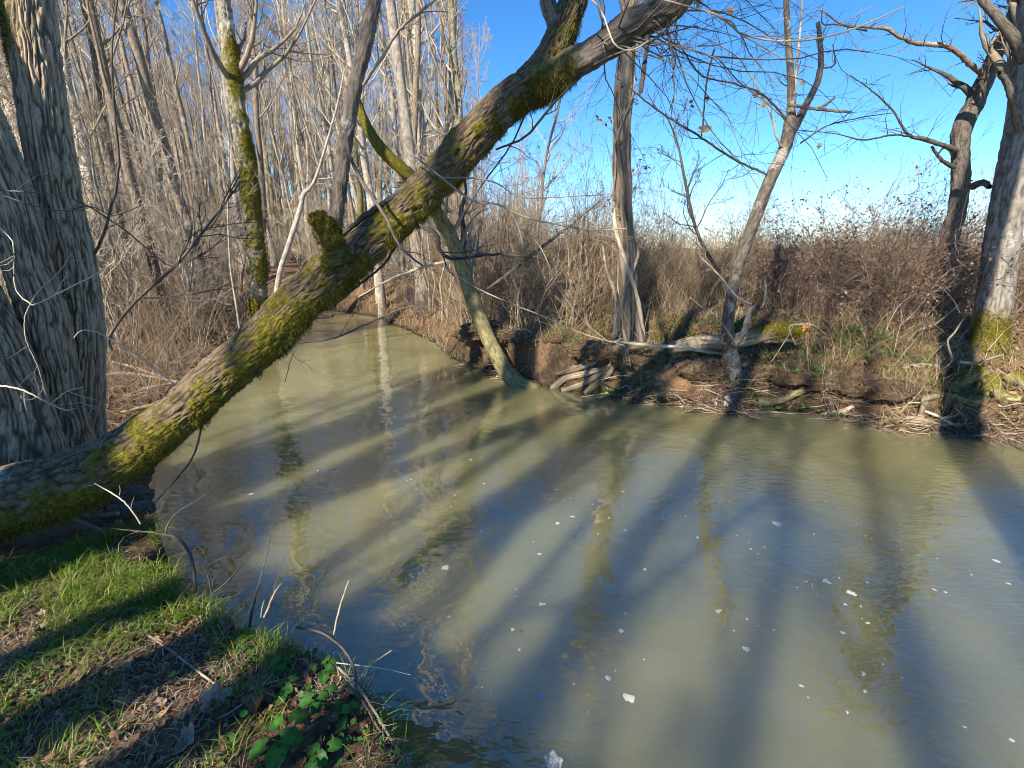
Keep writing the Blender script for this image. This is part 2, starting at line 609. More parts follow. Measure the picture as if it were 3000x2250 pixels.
m, nt, bs = new_mat('foam')
pos = node(nt, 'ShaderNodeNewGeometry').outputs['Position']
v = node(nt, 'ShaderNodeTexVoronoi')
v.inputs['Scale'].default_value = 190
nt.links.new(pos, v.inputs['Vector'])
c = ramp(nt, v.outputs[0], [(0, (.24, .25, .23)), (.5, (.48, .48, .44))])
nt.links.new(c, bs.inputs['Base Color'])
bump(nt, bs, v.outputs[0], .4, .004)
M['foam'] = m
m, nt, bs = new_mat('torn_cloth')
bv = attr(nt, 'bark', 'Vector')
c = ramp(nt, noise(nt, bv, 22, 4, .6), [(.35, (.42, .38, .31)), (.6, (.78, .75, .68))])
nt.links.new(c, bs.inputs['Base Color'])
bump(nt, bs, noise(nt, bv, 120, 2), .4, .004)
M['cloth'] = m
m, nt, bs = new_mat('rotten_wood')
bv = attr(nt, 'bark', 'Vector')
c = ramp(nt, noise(nt, bv, 30, 4, .7), [(.35, (.12, .05, .015)), (.6, (.42, .22, .06)), (.8, (.55, .38, .14))])
nt.links.new(c, bs.inputs['Base Color'])
bump(nt, bs, noise(nt, bv, 50, 3), .8, .01)
M['rotten'] = m

# ------------------------------------------------------------------ the lie of the land
FAR_PX = [(1100, 928), (1130, 945), (1190, 968), (1270, 1005), (1310, 1045), (1400, 1085), (1490, 1122), (1560, 1138), (1650, 1146), (1760, 1162), (1900, 1178),
          (2050, 1204), (2170, 1216), (2300, 1205), (2450, 1225), (2600, 1262), (2800, 1275), (3000, 1292)]
FAR = [(-22, 25), (-13, 20.5), (-8, 18.2)] + [tuple(atz(u, v, 0)[:2]) for u, v in FAR_PX] + [(9, 4.1), (14, 2.6), (24, .5), (60, -5)]
LEFT_PX = [(900, 942), (800, 995), (700, 1075), (600, 1155), (520, 1245), (470, 1340), (440, 1420), (430, 1500), (428, 1570)]
LEFT = [(-22, 21), (-13, 18), (-9, 16.2)] + [tuple(atz(u, v, 0)[:2]) for u, v in LEFT_PX]
NEAR0 = [(-2.19, 2.4), (-1.66, 2.03), (-1.3, 1.84), (-.93, 1.72), (-.72, 1.61), (-.57, 1.45), (-.435, 1.285), (-.348, 1.168), (-.05, .9), (.45, .55), (1.3, .1), (3, -.7), (6, -1.9), (14, -4), (60, -14)]
NEAR = [(x + .07, y + .09) for x, y in NEAR0]
POLY = np.array(FAR + NEAR[::-1] + LEFT[::-1])


def seg_dist(x, y, pl):
    best = np.full(x.shape, 1e9)
    for (ax, ay), (bx, by) in zip(pl[:-1], pl[1:]):
        dx, dy = bx - ax, by - ay
        t = np.clip(((x - ax) * dx + (y - ay) * dy) / (dx * dx + dy * dy), 0, 1)
        best = np.minimum(best, np.hypot(x - ax - t * dx, y - ay - t * dy))
    return best


def inside(x, y):
    r = np.zeros(x.shape, bool)
    n = len(POLY)
    for i in range(n):
        x0, y0 = POLY[i]
        x1, y1 = POLY[(i + 1) % n]
        if y0 == y1:
            continue
        r ^= ((y0 > y) != (y1 > y)) & (x < (x1 - x0) * (y - y0) / (y1 - y0) + x0)
    return r


def land(x, y):
    x, y = np.atleast_1d(np.asarray(x, float)), np.atleast_1d(np.asarray(y, float))
    dn, dl, df = seg_dist(x, y, NEAR), seg_dist(x, y, LEFT), seg_dist(x, y, FAR)
    d = np.minimum(np.minimum(dn, dl), df)
    ins = inside(x, y)
    wn_, wl, wf = (1 / (q + .05) ** 4 for q in (dn, dl, df))
    nz = n2(x, y, .9, 4, 3) - .5
    fine = (n2(x, y, 5, 3, 64) - .5) * .34 * sm(d / .12) * np.exp(-d / 1.6)
    zn = .42 * sm(d / .13) + .13 * sm((d - .1) / 1.0) + .05 * nz
    zl = .30 * sm(d / .25) + .28 * sm(d / 3) + .35 * nz * sm(d / .6)
    a = .78 + (.30 - .78) * sm((x - .9) / 1.3)
    a = np.where(y > 8.6, a - .5 * sm((y - 8.6) / 2.2), a)
    a = a * (.8 + .5 * (n2(x, y, 1.7, 2, 9) - .2))
    dq = np.clip(d - .42 * np.maximum(n2(x, y, 2.3, 3, 61) - .42, 0) * 2.2 - .04, 0, None)
    zf = a * sm(dq / .2) + (1.08 - a) * sm((d - .1) / 2.4) + .30 * nz * sm(d / .5) + fine
    z = (zn * wn_ + zl * wl + zf * wf) / (wn_ + wl + wf)
    near = np.exp(-(np.hypot(x + .8, y - 1.6) / 2.6) ** 2)
    z = z + near * sm(d / .1) * (.030 * (n2(x, y, 9, 2, 21) - .5) + .028 * (n2(x, y, 26, 2, 22) - .5))
    hill = 9.0 * sm((y - .75 * x - 34) / 75) * sm((-x + 4 - .05 * y) / 22)
    hill2 = 1.2 * sm((y - 60) / 200)
    z = z + np.where(ins, 0, hill + hill2 * 0)
    z = np.where(ins, -.55 * sm(d / .8) - .03, z)
    return z, d, ins, (wn_, wl, wf)


def gz(x, y):
    return float(land([x], [y])[0][0])


def onground(u, v, tmax=60):
    r = ray(u, v)
    t = np.concatenate([np.arange(.8, 8, .01), np.arange(8, tmax, .1)])
    P = np.array([0, 0, EYE])[None] + r[None] * t[:, None]
    z, d, ins, _ = land(P[:, 0], P[:, 1])
    hit = np.where((P[:, 2] <= z))[0]
    if len(hit) == 0:
        return P[-1]
    p = P[hit[0]].copy()
    p[2] = z[hit[0]]
    return p


# ground sheet
def coords(parts):
    out = []
    for a, b, s in parts:
        out += list(np.arange(a, b, s))
    return np.array(out)


def grow_out(a, b, s, f):
    o, x = [], a
    while abs(x - a) < abs(b - a):
        o.append(x)
        s *= f
        x += s if b > a else -s
    o.append(b)
    return o


gx = np.array(sorted(set(grow_out(-7, -600, .12, 1.09)[1:] + list(np.arange(-7, -2.9, .1)) + list(np.arange(-2.9, .6, .026)) + list(np.arange(.6, 9, .085)) + grow_out(9, 600, .1, 1.09))))
gy = np.array(sorted(set(grow_out(.5, -80, .1, 1.12)[1:] + list(np.arange(.5, 3.1, .026)) + list(np.arange(3.1, 13, .085)) + grow_out(13, 900, .1, 1.07))))
X, Y_ = np.meshgrid(gx, gy)
xf, yf = X.ravel(), Y_.ravel()
zf_, df_, in_, (wa, wb, wc) = land(xf, yf)
nx, ny = len(gx), len(gy)
j, i = np.meshgrid(np.arange(ny - 1), np.arange(nx - 1), indexing='ij')
q = np.stack([j * nx + i, j * nx + i + 1, (j + 1) * nx + i + 1, (j + 1) * nx + i], -1).reshape(-1, 4)
ws = wa + wb + wc
farw, leftw = wc / ws, wb / ws
field = sm((df_ - 3.5) / 2) * sm((xf + .32 * yf - 0) / 4) * sm((yf - 6) / 2)
litw = np.clip(leftw + farw, 0, 1) * sm(df_ / .5)
mudw = np.clip(1 - sm((df_ - .05) / .35), 0, 1)
mudw = np.where(in_, 1, mudw)
mb = MB()
mb.add(np.stack([xf, yf, zf_], -1), q, None, np.stack([litw, field, 0 * xf], -1), mudw)
o = mb.build('ground', M['ground'], kind='structure')
mb = MB()
mb.add([(-70, -20, 0), (70, -20, 0), (70, 40, 0), (-70, 40, 0)], [(0, 1, 2, 3)])
mb.build('water', M['water'], kind='structure')

# ------------------------------------------------------------------ bark relief
def furrow(amp, fx, fz, wb=1.0):
    def f(B, m):
        wob = (vnoise(B * np.array([6, 6, 7.0]), 14) - .5)[:, None] * np.array([.05 * wb, .05 * wb, 0])
        r = np.abs(2 * vnoise((B + wob) * np.array([fx, fx, fz]), 4) - 1)
        rb = np.abs(2 * vnoise((B + wob) * np.array([fx * 1.9, fx * 1.9, fz * 2.3]), 5) - 1)
        r = np.clip(np.minimum(r * 2.1, .35 + rb * 2.0), 0, 1)
        r2 = vnoise(B * np.array([fx * 2.6, fx * 2.6, fz * 4]), 8)
        lump = fbm(B * 3.0, 2, 6) - .5
        return amp * (r - .6) + amp * .3 * (r2 - .5) + amp * (.5 + .7 * wb) * lump, np.clip(r * .8 + .35 * (r2 - .3), 0, 1)
    return f


def mossy(amp, fx, fz, lift=.016, wb=1.0):
    base = furrow(amp, fx, fz, wb)

    def f(B, m):
        mm = sm((m + .9 * fbm(B * 16, 3, 2) - .45 - .35) / .35)
        d_, g_ = base(B, m)
        return d_ * (1 - .6 * mm) + lift * mm * (.4 + 1.2 * fbm(B * 45, 2, 12)), g_
    return f


def tufts(V, N, m, n, thr, ln=(.015, .04), w=.0022, droop=.6, seed=1):
    """short leaning moss sprigs on the surface points where the cover M exceeds THR"""
    mb = MB()
    idx = np.where(m.ravel() > thr)[0]
    if len(idx) == 0:
        return mb
    p = m.ravel()[idx] - thr + .05
    idx = rng.choice(idx, n, p=p / p.sum())
    P0 = V.reshape(-1, 3)[idx] + rng.normal(size=(n, 3)) * .004
    d = nrm(N.reshape(-1, 3)[idx] + rng.normal(size=(n, 3)) * .5)
    L = rng.uniform(*ln, n)[:, None]
    side = nrm(np.cross(d, rng.normal(size=(n, 3)))) * w
    mid = P0 + d * L * .55
    mid[:, 2] -= L[:, 0] * droop * .15
    tip = P0 + d * L
    tip[:, 2] -= L[:, 0] * droop * .6
    v = np.stack([P0 - side, P0 + side, mid + side * .9, mid - side * .9, tip], 1)
    b = np.arange(n)[:, None] * 5
    mb.add(v.reshape(-1, 3), b + np.array([[0, 1, 2, 3]]), b + np.array([[3, 2, 4]]), None, np.repeat(np.clip(rng.normal(.5, .25, n), 0, 1), 5))
    return mb


def bough(parent, name, rows, mat, S=7, K=None, rough=.0, label=None, twigs=0, tl=.35):
    """one traced limb, with optional side twigs in the same mesh"""
    C = px_ctrl(rows)
    C[:, 3] *= .82
    K = K or 6 * len(rows)
    A = resamp(C, K)
    P = A[:, :3] + rng.normal(size=(K, 3)) * np.minimum(A[:, 3:4] * .22, .0028)
    mb = MB()
    tube_batch(mb, P[None], A[None, :, 3], S)
    if twigs:
        P1, R1 = grow(P[None], A[None, :, 3], twigs, .1, 1, length=tl, ang=(25, 65), K=6, wig=.22, up=.02, ratio=.5, rmin=.0016, rmax=.006)
        tube_batch(mb, P1, R1, 4)
        P2, R2 = grow(P1, R1, 3, .2, .95, rel=.5, ang=(25, 60), K=4, wig=.25, up=.02, ratio=.7, rmin=.0012)
        tube_batch(mb, P2, R2, 3)
    o = mb.build(name, mat, parent)
    if label:
        o['label'] = label
    return o, P, A[:, 3]


# ------------------------------------------------------------------ the big leaning tree
lean = thing('leaning_tree', 'big mossy tree trunk leaning diagonally out across the creek', 'tree', at(-350, 1600, 2.3))
LEAN = [(-350, 1600, 2.3, 235), (-150, 1535, 2.42, 215), (0, 1472, 2.52, 200), (190, 1418, 2.62, 190), (360, 1332, 2.75, 152), (520, 1216, 2.86, 132), (640, 1106, 2.96, 134), (765, 1000, 3.08, 136),
        (872, 888, 3.18, 132), (990, 782, 3.28, 128), (1105, 690, 3.36, 118), (1246, 556, 3.44, 116), (1352, 442, 3.5, 118), (1474, 312, 3.56, 118), (1560, 245, 3.6, 112), (1620, 150, 3.66, 84), (1660, 55, 3.74, 82), (1690, -20, 3.8, 70), (1720, -160, 3.9, 64), (1760, -420, 4.1, 46)]


def lean_moss(N, B, t, P):
    right_low = np.clip(.45 * N[:, 0] - .55 * N[:, 2] - .35 * N[:, 1] + .35, 0, 1)
    nz = fbm(B * 2.4, 3, 31)
    lowt = np.clip(1 - t * 1.2, 0, 1)
    return np.clip(right_low * .55 + (nz - .5) * 1.0 + (fbm(B * 11, 2, 33) - .5) * 1.3 + (fbm(B * 34, 2, 35) - .5) * .8 + .05 + .26 * lowt - .35 * sm((t - .70) / .12), 0, 1)


mb = MB()
Pl, Rl, Nl, Vl, ml = hero(mb, px_ctrl(LEAN), .012, 150, mossy(.013, 50, 17, .009), lean_moss, seed=1)
trunk = mb.build('trunk', M['bark_lean'], lean)
LIMB = [(1540, 275, 3.58, 90), (1590, 240, 3.57, 98), (1650, 205, 3.55, 88), (1740, 155, 3.52, 90), (1850, 80, 3.48, 100), (1955, 22, 3.44, 92), (2010, -40, 3.4, 84), (2060, -160, 3.35, 70)]


def limb_moss(N, B, t, P):
    return np.clip(.75 - t * 1.3 + (fbm(B * 3, 2, 5) - .5), 0, 1)


mb = MB()
P2, R2, N2, V2, m2 = hero(mb, px_ctrl(LIMB), .014, 90, mossy(.013, 34, 10), limb_moss, seed=3)
mb.build('limb', M['bark_dark'], lean)['label'] = 'dark shaded limb forking off to the right at the top'
mb = MB()
hero(mb, px_ctrl([(1640, 100, 3.7, 60), (1615, 40, 3.72, 50), (1595, -30, 3.76, 44), (1570, -160, 3.85, 34)]), .02, 40, furrow(.008, 34, 10), None, seed=5)
mb.build('limb', M['bark_grey'], lean)['label'] = 'short pale limb at the fork top'
STEM = [(965, 720, 3.28, 60), (975, 665, 3.3, 52), (990, 590, 3.34, 46), (1005, 470, 3.38, 46), (1030, 300, 3.44, 46), (1062, 160, 3.5, 46), (1095, 10, 3.56, 44), (1125, -120, 3.65, 40), (1180, -420, 3.8, 26)]
mb = MB()
Ps, Rs, Ns, Vs, ms = hero(mb, px_ctrl(STEM), .012, 64, mossy(.006, 50, 14, .008), lambda N, B, t, P: np.clip(.9 - t * 8 + .1 * fbm(B * 5, 2), 0, 1), seed=7)
mb.build('stem', M['bark_grey'], lean)['label'] = 'upright grey stem growing from the middle of the trunk'
STUB = [(1000, 780, 3.22, 110), (972, 725, 3.22, 70), (950, 680, 3.22, 46), (938, 650, 3.22, 44), (932, 628, 3.23, 30)]
mb = MB()
Pb, Rb, Nb, Vb, mB = hero(mb, px_ctrl(STUB), .008, 60, mossy(.034, 22, 18, .02), lambda N, B, t, P: np.clip(.75 + (fbm(B * 9, 2) - .5) * 1.2, 0, 1), cap=.9, seed=9)
mb.build('stub', M['bark_lean'], lean)['label'] = 'stubby moss-covered knob below the upright stem'
t1 = tufts(Vl, Nl, ml, 36000, .42, (.003, .010), .0012, .5)
under = np.where((Nl[..., 2] < -.25) & (Nl[..., 0] > -.2) & (fbm(Vl.reshape(-1, 3) * 5, 2, 36).reshape(Nl.shape[:2]) > .47), ml, 0)
t2 = tufts(Vl, Nl, under, 9000, .40, (.008, .034), .0014, 1.2)
t3 = tufts(V2, N2, np.where(N2[..., 2] < .25, m2, 0), 3600, .35, (.01, .035), .0016, 1.2)
t4 = tufts(Vb, Nb, mB, 9000, .4, (.008, .024), .0014, .2)
t5 = tufts(Vs, Ns, ms, 1200, .4, (.012, .03), .002, .4)
allm = MB()
for t_ in (t1, t2, t3, t4, t5):
    if t_.n:
        allm.add(np.concatenate(t_.V), np.concatenate(t_.Q), np.concatenate(t_.T), None, np.concatenate(t_.M))
allm.build('moss', M['moss'], lean, kind='stuff')

BOUGHS = [
    ('branch', [(1000, 690, 3.26, 14), (1059, 640, 3.28, 24), (1138, 588, 3.32, 24), (1217, 535, 3.38, 21), (1268, 480, 3.46, 15), (1310, 400, 3.6, 8)], 'twig_dark', 0),
    ('branch', [(1063, 249, 3.45, 14), (1120, 165, 3.4, 13), (1172, 86, 3.36, 12), (1271, 0, 3.3, 12), (1340, -90, 3.2, 9)], 'twig', 5),
    ('branch', [(1019, 400, 3.36, 9), (1018, 434, 3.3, 12), (1054, 520, 3.1, 12), (1127, 633, 2.98, 12), (1172, 723, 2.95, 11), (1240, 780, 2.9, 6)], 'twig_dark', 4),
    ('branch', [(1170, 700, 3.4, 11), (1150, 735, 3.42, 10), (1122, 778, 3.4, 9), (1043, 842, 3.4, 8), (977, 896, 3.4, 6)], 'twig_dark', 2),
    ('branch', [(1452, 438, 3.55, 8), (1542, 398, 3.5, 9), (1610, 316, 3.5, 10), (1678, 244, 3.52, 11), (1740, 190, 3.5, 11)], 'twig_dark', 5),
    ('branch', [(1740, 190, 3.45, 9), (1796, 163, 3.36, 10), (1904, 122, 3.32, 10), (1949, 90, 3.36, 10), (1980, 50, 3.4, 10)], 'twig_dark', 4),
    ('hanging_stub', [(1890, 95, 3.46, 34), (1896, 120, 3.44, 20), (1892, 160, 3.42, 15), (1882, 230, 3.4, 16), (1876, 272, 3.4, 17)], 'twig_dark', 0),
    ('hanging_vine', [(1955, 60, 3.4, 6), (1958, 120, 3.38, 6), (1980, 171, 3.38, 6), (1971, 222, 3.38, 5), (1977, 269, 3.38, 5), (1961, 326, 3.38, 3)], 'twig_dark', 3),
    ('hanging_vine', [(1974, 40, 3.42, 9), (1983, 89, 3.4, 8), (1974, 127, 3.4, 6), (1935, 160, 3.4, 4)], 'twig_dark', 3),
    ('branch', [(1700, -30, 3.3, 8), (1760, 30, 3.2, 8), (1800, 130, 3.1, 7), (1850, 148, 3.05, 7), (1900, 120, 3.0, 5)], 'twig_pale', 1),
    ('branch', [(1900, -20, 3.0, 8), (1942, -2, 2.95, 8), (2107, 47, 2.9, 9), (2164, 95, 2.9, 9), (2243, 117, 2.9, 8), (2332, 120, 2.9, 8), (2417, 108, 2.9, 7), (2500, 85, 2.9, 6), (2650, 20, 2.9, 4)], 'twig_pale', 8),
    ('branch', [(2107, 47, 2.9, 6), (2150, 68, 2.88, 6), (2164, 95, 2.88, 6), (2259, 152, 2.85, 5), (2322, 183, 2.85, 4), (2385, 199, 2.85, 3)], 'twig_pale', 4),
    ('branch', [(1190, 438, 3.3, 5), (1294, 520, 3.1, 8), (1384, 588, 2.95, 8), (1452, 597, 2.9, 7), (1542, 637, 2.9, 6), (1723, 673, 2.9, 5), (1836, 669, 2.9, 4)], 'twig', 5),
    ('branch', [(1294, 520, 3.1, 6), (1407, 524, 3.0, 6), (1460, 540, 2.95, 5), (1542, 579, 2.9, 5), (1768, 570, 2.9, 3)], 'twig', 4),
    ('branch', [(1230, 660, 3.35, 12), (1283, 690, 3.3, 14), (1285, 730, 3.3, 14), (1320, 757, 3.3, 13), (1370, 755, 3.3, 11), (1450, 745, 3.25, 9), (1550, 755, 3.2, 7), (1630, 775, 3.2, 4)], 'twig_dark', 4),
    ('branch', [(1290, 775, 3.2, 3), (1400, 845, 3.1, 4), (1500, 890, 3.05, 4), (1600, 930, 3.0, 4), (1700, 975, 3.0, 3), (1830, 1012, 3.0, 3)], 'twig', 5),
    ('branch', [(1500, 650, 3.3, 4), (1580, 720, 3.1, 4), (1640, 850, 3.0, 4), (1720, 950, 3.0, 3), (1790, 1005, 3.0, 3)], 'twig', 5),
    ('branch', [(875, 1006, 3.06, 6), (980, 990, 3.1, 7), (1075, 949, 3.2, 7), (1185, 902, 3.3, 6), (1233, 902, 3.3, 4)], 'twig_dark', 2),
    ('hanging_twig', [(592, 1235, 2.9, 8), (585, 1275, 2.9, 8), (565, 1340, 2.88, 7), (520, 1400, 2.85, 6), (470, 1455, 2.8, 5), (430, 1490, 2.8, 3)], 'twig_dark', 1),
    ('hanging_twig', [(862, 1030, 3.05, 4), (850, 1060, 3.05, 4), (835, 1120, 3.05, 3)], 'twig_dark', 1),
    ('hanging_twig', [(690, 1570, 2.75, 3), (600, 1340, 2.7, 2), (560, 1420, 2.7, 3), (505, 1500, 2.7, 3)], 'twig_dark', 0),
    ('branch', [(1560, 280, 3.6, 8), (1500, 420, 3.8, 6), (1400, 560, 4, 5), (1330, 690, 4.2, 3)], 'twig_dark', 6),
]
for nm, rows, mt, tw in BOUGHS:
    if nm == 'hanging_twig' and rows[0][0] == 690:
        continue
    bough(lean, nm, rows, M[mt], 7, twigs=tw)
# fine twigs overhead: springing from the limb tops outside the frame and drooping into view
mb = MB()
Pz, Rz = grow(np.stack([P2[np.linspace(len(P2) // 4, len(P2) - 1, 24).astype(int)]]), np.stack([R2[np.linspace(len(R2) // 4, len(R2) - 1, 24).astype(int)]]), 58, .2, 1, length=1.8, ang=(20, 85), K=10, wig=.15, up=-.035, ratio=.12, rmin=.002, rmax=.006)
tube_batch(mb, Pz, Rz, 4)
Pz2, Rz2 = grow(Pz, Rz, 7, .15, .95, rel=.4, ang=(25, 60), K=5, wig=.2, up=.02, ratio=.6, rmin=.0014)
tube_batch(mb, Pz2, Rz2, 3)
Pz3, Rz3 = grow(Pz2, Rz2, 3, .2, .95, rel=.5, ang=(25, 60), K=4, wig=.2, up=.02, ratio=.7, rmin=.0011)
tube_batch(mb, Pz3, Rz3, 3)
mb.build('crown', M['twig_mid'], lean)


# ------------------------------------------------------------------ helpers for traced trees
def traced_tree(name, label, rows, mat, S=48, step=.03, dispf=None, mossf=None, flare=(.5, .3, 5), seed=1, n1=10, t0=.45, rel=.3, twig='twig', up=.1, levels=3, ang=(30, 65), cap=False, k1=6, sink=.15, group=None, len1=None):
    C = px_ctrl(rows)
    base = C[0, :3].copy()
    base[2] = max(gz(base[0], base[1]), -.05)
    C = np.vstack([C[0] * 1.0, C])
    C[0, 2] -= sink
    C[0, :2] -= (C[2, :2] - C[1, :2]) * .05
    o = thing(name, label, 'tree', base, group)
    mb = MB()
    P, R, N, V, m_ = hero(mb, C, step, S, dispf, mossf, seed=seed, flare=flare, cap=cap)
    mb.build('trunk', mat, o)
    idx = np.linspace(0, len(P) - 1, 40).astype(int)
    mb = MB()
    if n1:
        Pa, Ra = grow(P[idx][None], R[idx][None], n1, t0, .99, rel=rel, length=len1, ang=ang, K=9, wig=.14, up=up, ratio=.45, rmin=.006)
        tube_batch(mb, Pa, Ra, 6)
        Pb_, Rb_ = grow(Pa, Ra, k1, .2, .97, rel=.42, ang=(25, 60), K=6, wig=.16, up=up * .7, ratio=.6, rmin=.0035)
        tube_batch(mb, Pb_, Rb_, 4)
        Pc, Rc = grow(Pb_, Rb_, 5, .2, .97, rel=.5, ang=(25, 60), K=5, wig=.2, up=up * .4, ratio=.65, rmin=.0025)
        tube_batch(mb, Pc, Rc, 3)
        if levels > 3:
            Pd, Rd = grow(Pc, Rc, 3, .2, .97, rel=.55, ang=(25, 60), K=4, wig=.2, up=0, ratio=.7, rmin=.002)
            tube_batch(mb, Pd, Rd, 3)
        mb.build('crown', M[twig], o)
    return o, P, R, N, V, m_


# ------------------------------------------------------------------ multi-stemmed tree on the left
multi = thing('multi_stem_tree', 'thick furrowed tree with three stems at the left edge', 'tree', at(170, 1330, 3.45))
STEMS = [
    ([(210, 1420, 3.7, 230), (215, 1290, 3.7, 190), (228, 1180, 3.7, 165), (238, 1050, 3.72, 150), (230, 900, 3.75, 150), (208, 750, 3.8, 148), (172, 600, 3.85, 150), (148, 452, 3.9, 150), (112, 226, 4.0, 152), (84, 0, 4.1, 158), (60, -200, 4.2, 150), (50, -500, 4.4, 130), (60, -1200, 4.8, 90)],
     'tall straight rear stem with moss patches', lambda N, B, t, P: np.clip((fbm(B * np.array([2.2, 2.2, 1.6]), 2, 40) - .5) * 2.4 - .0 + .5 * sm((.12 - t) / .08) + .42 * sm((t - .2) / .1) * np.clip(.5 - N[:, 0], 0, 1), 0, 1)),
    ([(190, 1430, 3.4, 250), (180, 1290, 3.4, 190), (165, 1150, 3.4, 160), (132, 950, 3.42, 150), (78, 760, 3.45, 150), (20, 560, 3.5, 150), (-40, 400, 3.55, 150), (-130, 180, 3.6, 145), (-260, -200, 3.7, 130), (-420, -900, 3.9, 90)],
     'middle stem leaning out to the left', lambda N, B, t, P: np.clip((fbm(B * 2.2, 2, 44) - .5) * 1.8 - .12 + .35 * sm((.12 - t) / .08), 0, 1)),
    ([(95, 1440, 3.05, 300), (78, 1320, 3.05, 235), (50, 1180, 3.08, 200), (0, 1050, 3.1, 190), (-70, 900, 3.15, 185), (-170, 700, 3.2, 180), (-320, 400, 3.3, 165), (-600, -300, 3.5, 110)],
     'front stem leaning steeply out of view', lambda N, B, t, P: np.clip((fbm(B * 2.2, 2, 47) - .5) * 1.8 - .25, 0, 1)),
]
for si, (rows, lb, mf) in enumerate(STEMS):
    mb = MB()
    Pm, Rm_, Nm, Vm, mm_ = hero(mb, px_ctrl(rows), .014, 190, mossy(.017, 58, 6.0, .008, .3), mf, seed=11 + si, flare=(.35, .3, 4))
    mb.build('stem', M['bark_furrow'], multi)['label'] = lb
    if si == 0:
        tf = tufts(Vm, Nm, mm_, 5000, .4, (.012, .03), .002, .5)
        tf.build('moss', M['moss'], multi, kind='stuff')
# limbs and twig sprays of the left tree
for rows, mt, tw in [
    ([(279, 741, 3.75, 13), (304, 684, 3.7, 12), (325, 608, 3.68, 12), (342, 541, 3.66, 11), (347, 460, 3.65, 11), (335, 330, 3.65, 10), (328, 150, 3.7, 9), (350, -60, 3.8, 7)], 'twig_dark', 9),
    ([(-20, 655, 2.9, 6), (0, 668, 2.9, 6), (38, 709, 2.88, 6), (41, 771, 2.88, 6), (46, 850, 2.88, 6), (90, 890, 2.85, 6), (103, 893, 2.85, 6), (190, 850, 2.8, 6), (285, 801, 2.8, 5), (339, 763, 2.8, 4)], 'twig_pale', 5),
    ([(92, 888, 2.85, 5), (100, 870, 2.85, 5), (122, 844, 2.85, 5), (176, 793, 2.85, 4), (209, 741, 2.85, 3)], 'twig_pale', 2),
    ([(90, 890, 2.85, 5), (72, 931, 2.85, 5), (77, 999, 2.83, 5), (108, 1066, 2.8, 5), (135, 1157, 2.8, 4)], 'twig_pale', 3),
    ([(-30, 1128, 2.75, 7), (0, 1130, 2.75, 7), (68, 1143, 2.75, 7), (149, 1184, 2.75, 6), (194, 1202, 2.75, 5), (224, 1195, 2.75, 3)], 'twig_pale', 2),
    ([(149, 1184, 2.75, 5), (194, 1148, 2.75, 4), (244, 1134, 2.75, 3)], 'twig_pale', 1),
    ([(0, 558, 3.2, 5), (110, 565, 3.1, 5), (230, 590, 3.1, 5), (360, 670, 3.1, 5), (480, 770, 3.1, 4), (520, 782, 3.1, 3)], 'twig_dark', 5),
    ([(0, 570, 3.15, 5), (150, 615, 3.1, 5), (270, 605, 3.1, 4), (330, 632, 3.1, 4), (420, 600, 3.1, 3)], 'twig_dark', 4),
    ([(217, 990, 3.0, 4), (235, 971, 3.0, 5), (280, 971, 3.0, 5), (407, 1044, 3.05, 5), (520, 1134, 3.1, 5)], 'twig_pale', 0),
]:
    bough(multi, 'branch', rows, M[mt], 6, twigs=tw, tl=.3)

# ------------------------------------------------------------------ traced trees
o, P, R, N, V, m_ = traced_tree('mossy_tree', 'yellow-green moss-covered tree standing on the left bank behind the leaning trunk',
                                [(752, 965, 10.6, 62), (758, 900, 10.6, 56), (750, 760, 10.7, 55), (738, 640, 10.8, 54), (728, 520, 10.9, 52), (708, 400, 11, 50), (690, 280, 11.1, 50), (676, 180, 11.2, 50), (664, 80, 11.3, 44), (655, 0, 11.4, 42), (640, -200, 11.8, 36), (655, -600, 12.5, 24)],
                                M['bark_mossmid'], 56, .03, mossy(.03, 16, 8, .03), lambda N, B, t, P: np.clip(.40 + .35 * (N[:, 0] * .6 - N[:, 1] * .5) + (fbm(B * 2.5, 3, 51) - .5) * 1.6 - .9 * sm((t - .52) / .1), 0, 1), n1=16, t0=.45, rel=.3, twig='twig', seed=21)
tufts(V, N, m_, 9000, .5, (.012, .035), .004, .5).build('moss', M['moss'], o, kind='stuff')
traced_tree('pale_sapling', 'slim pale smooth sapling leaning right beside the mossy tree', [(800, 930, 9.6, 17), (820, 800, 9.6, 17), (845, 720, 9.6, 17), (880, 610, 9.7, 16), (890, 568, 9.7, 15), (925, 520, 9.8, 9), (985, 320, 10, 7), (1010, 200, 10.2, 4)], M['bark_pale'], 16, .05, None, None, (.2, .2, 3), n1=8, t0=.4, rel=.35, twig='twig_pale', seed=22)
traced_tree('pale_sapling', 'thin pale sapling just left of the mossy tree', [(705, 985, 9.2, 7), (690, 880, 9.2, 7), (675, 780, 9.25, 6), (668, 620, 9.3, 6), (672, 420, 9.5, 4)], M['bark_pale'], 10, .06, None, None, (.2, .2, 3), n1=7, t0=.5, rel=.3, twig='twig_pale', seed=23)
traced_tree('dark_sapling', 'dark slender sapling leaning right in front of the woods on the left', [(321, 985, 4.6, 11), (393, 888, 4.7, 10), (515, 777, 4.9, 9), (600, 673, 5.1, 8), (700, 540, 5.4, 5)], M['twig_dark'], 10, .05, None, None, (.2, .2, 3), n1=9, t0=.3, rel=.35, twig='twig_dark', seed=24)

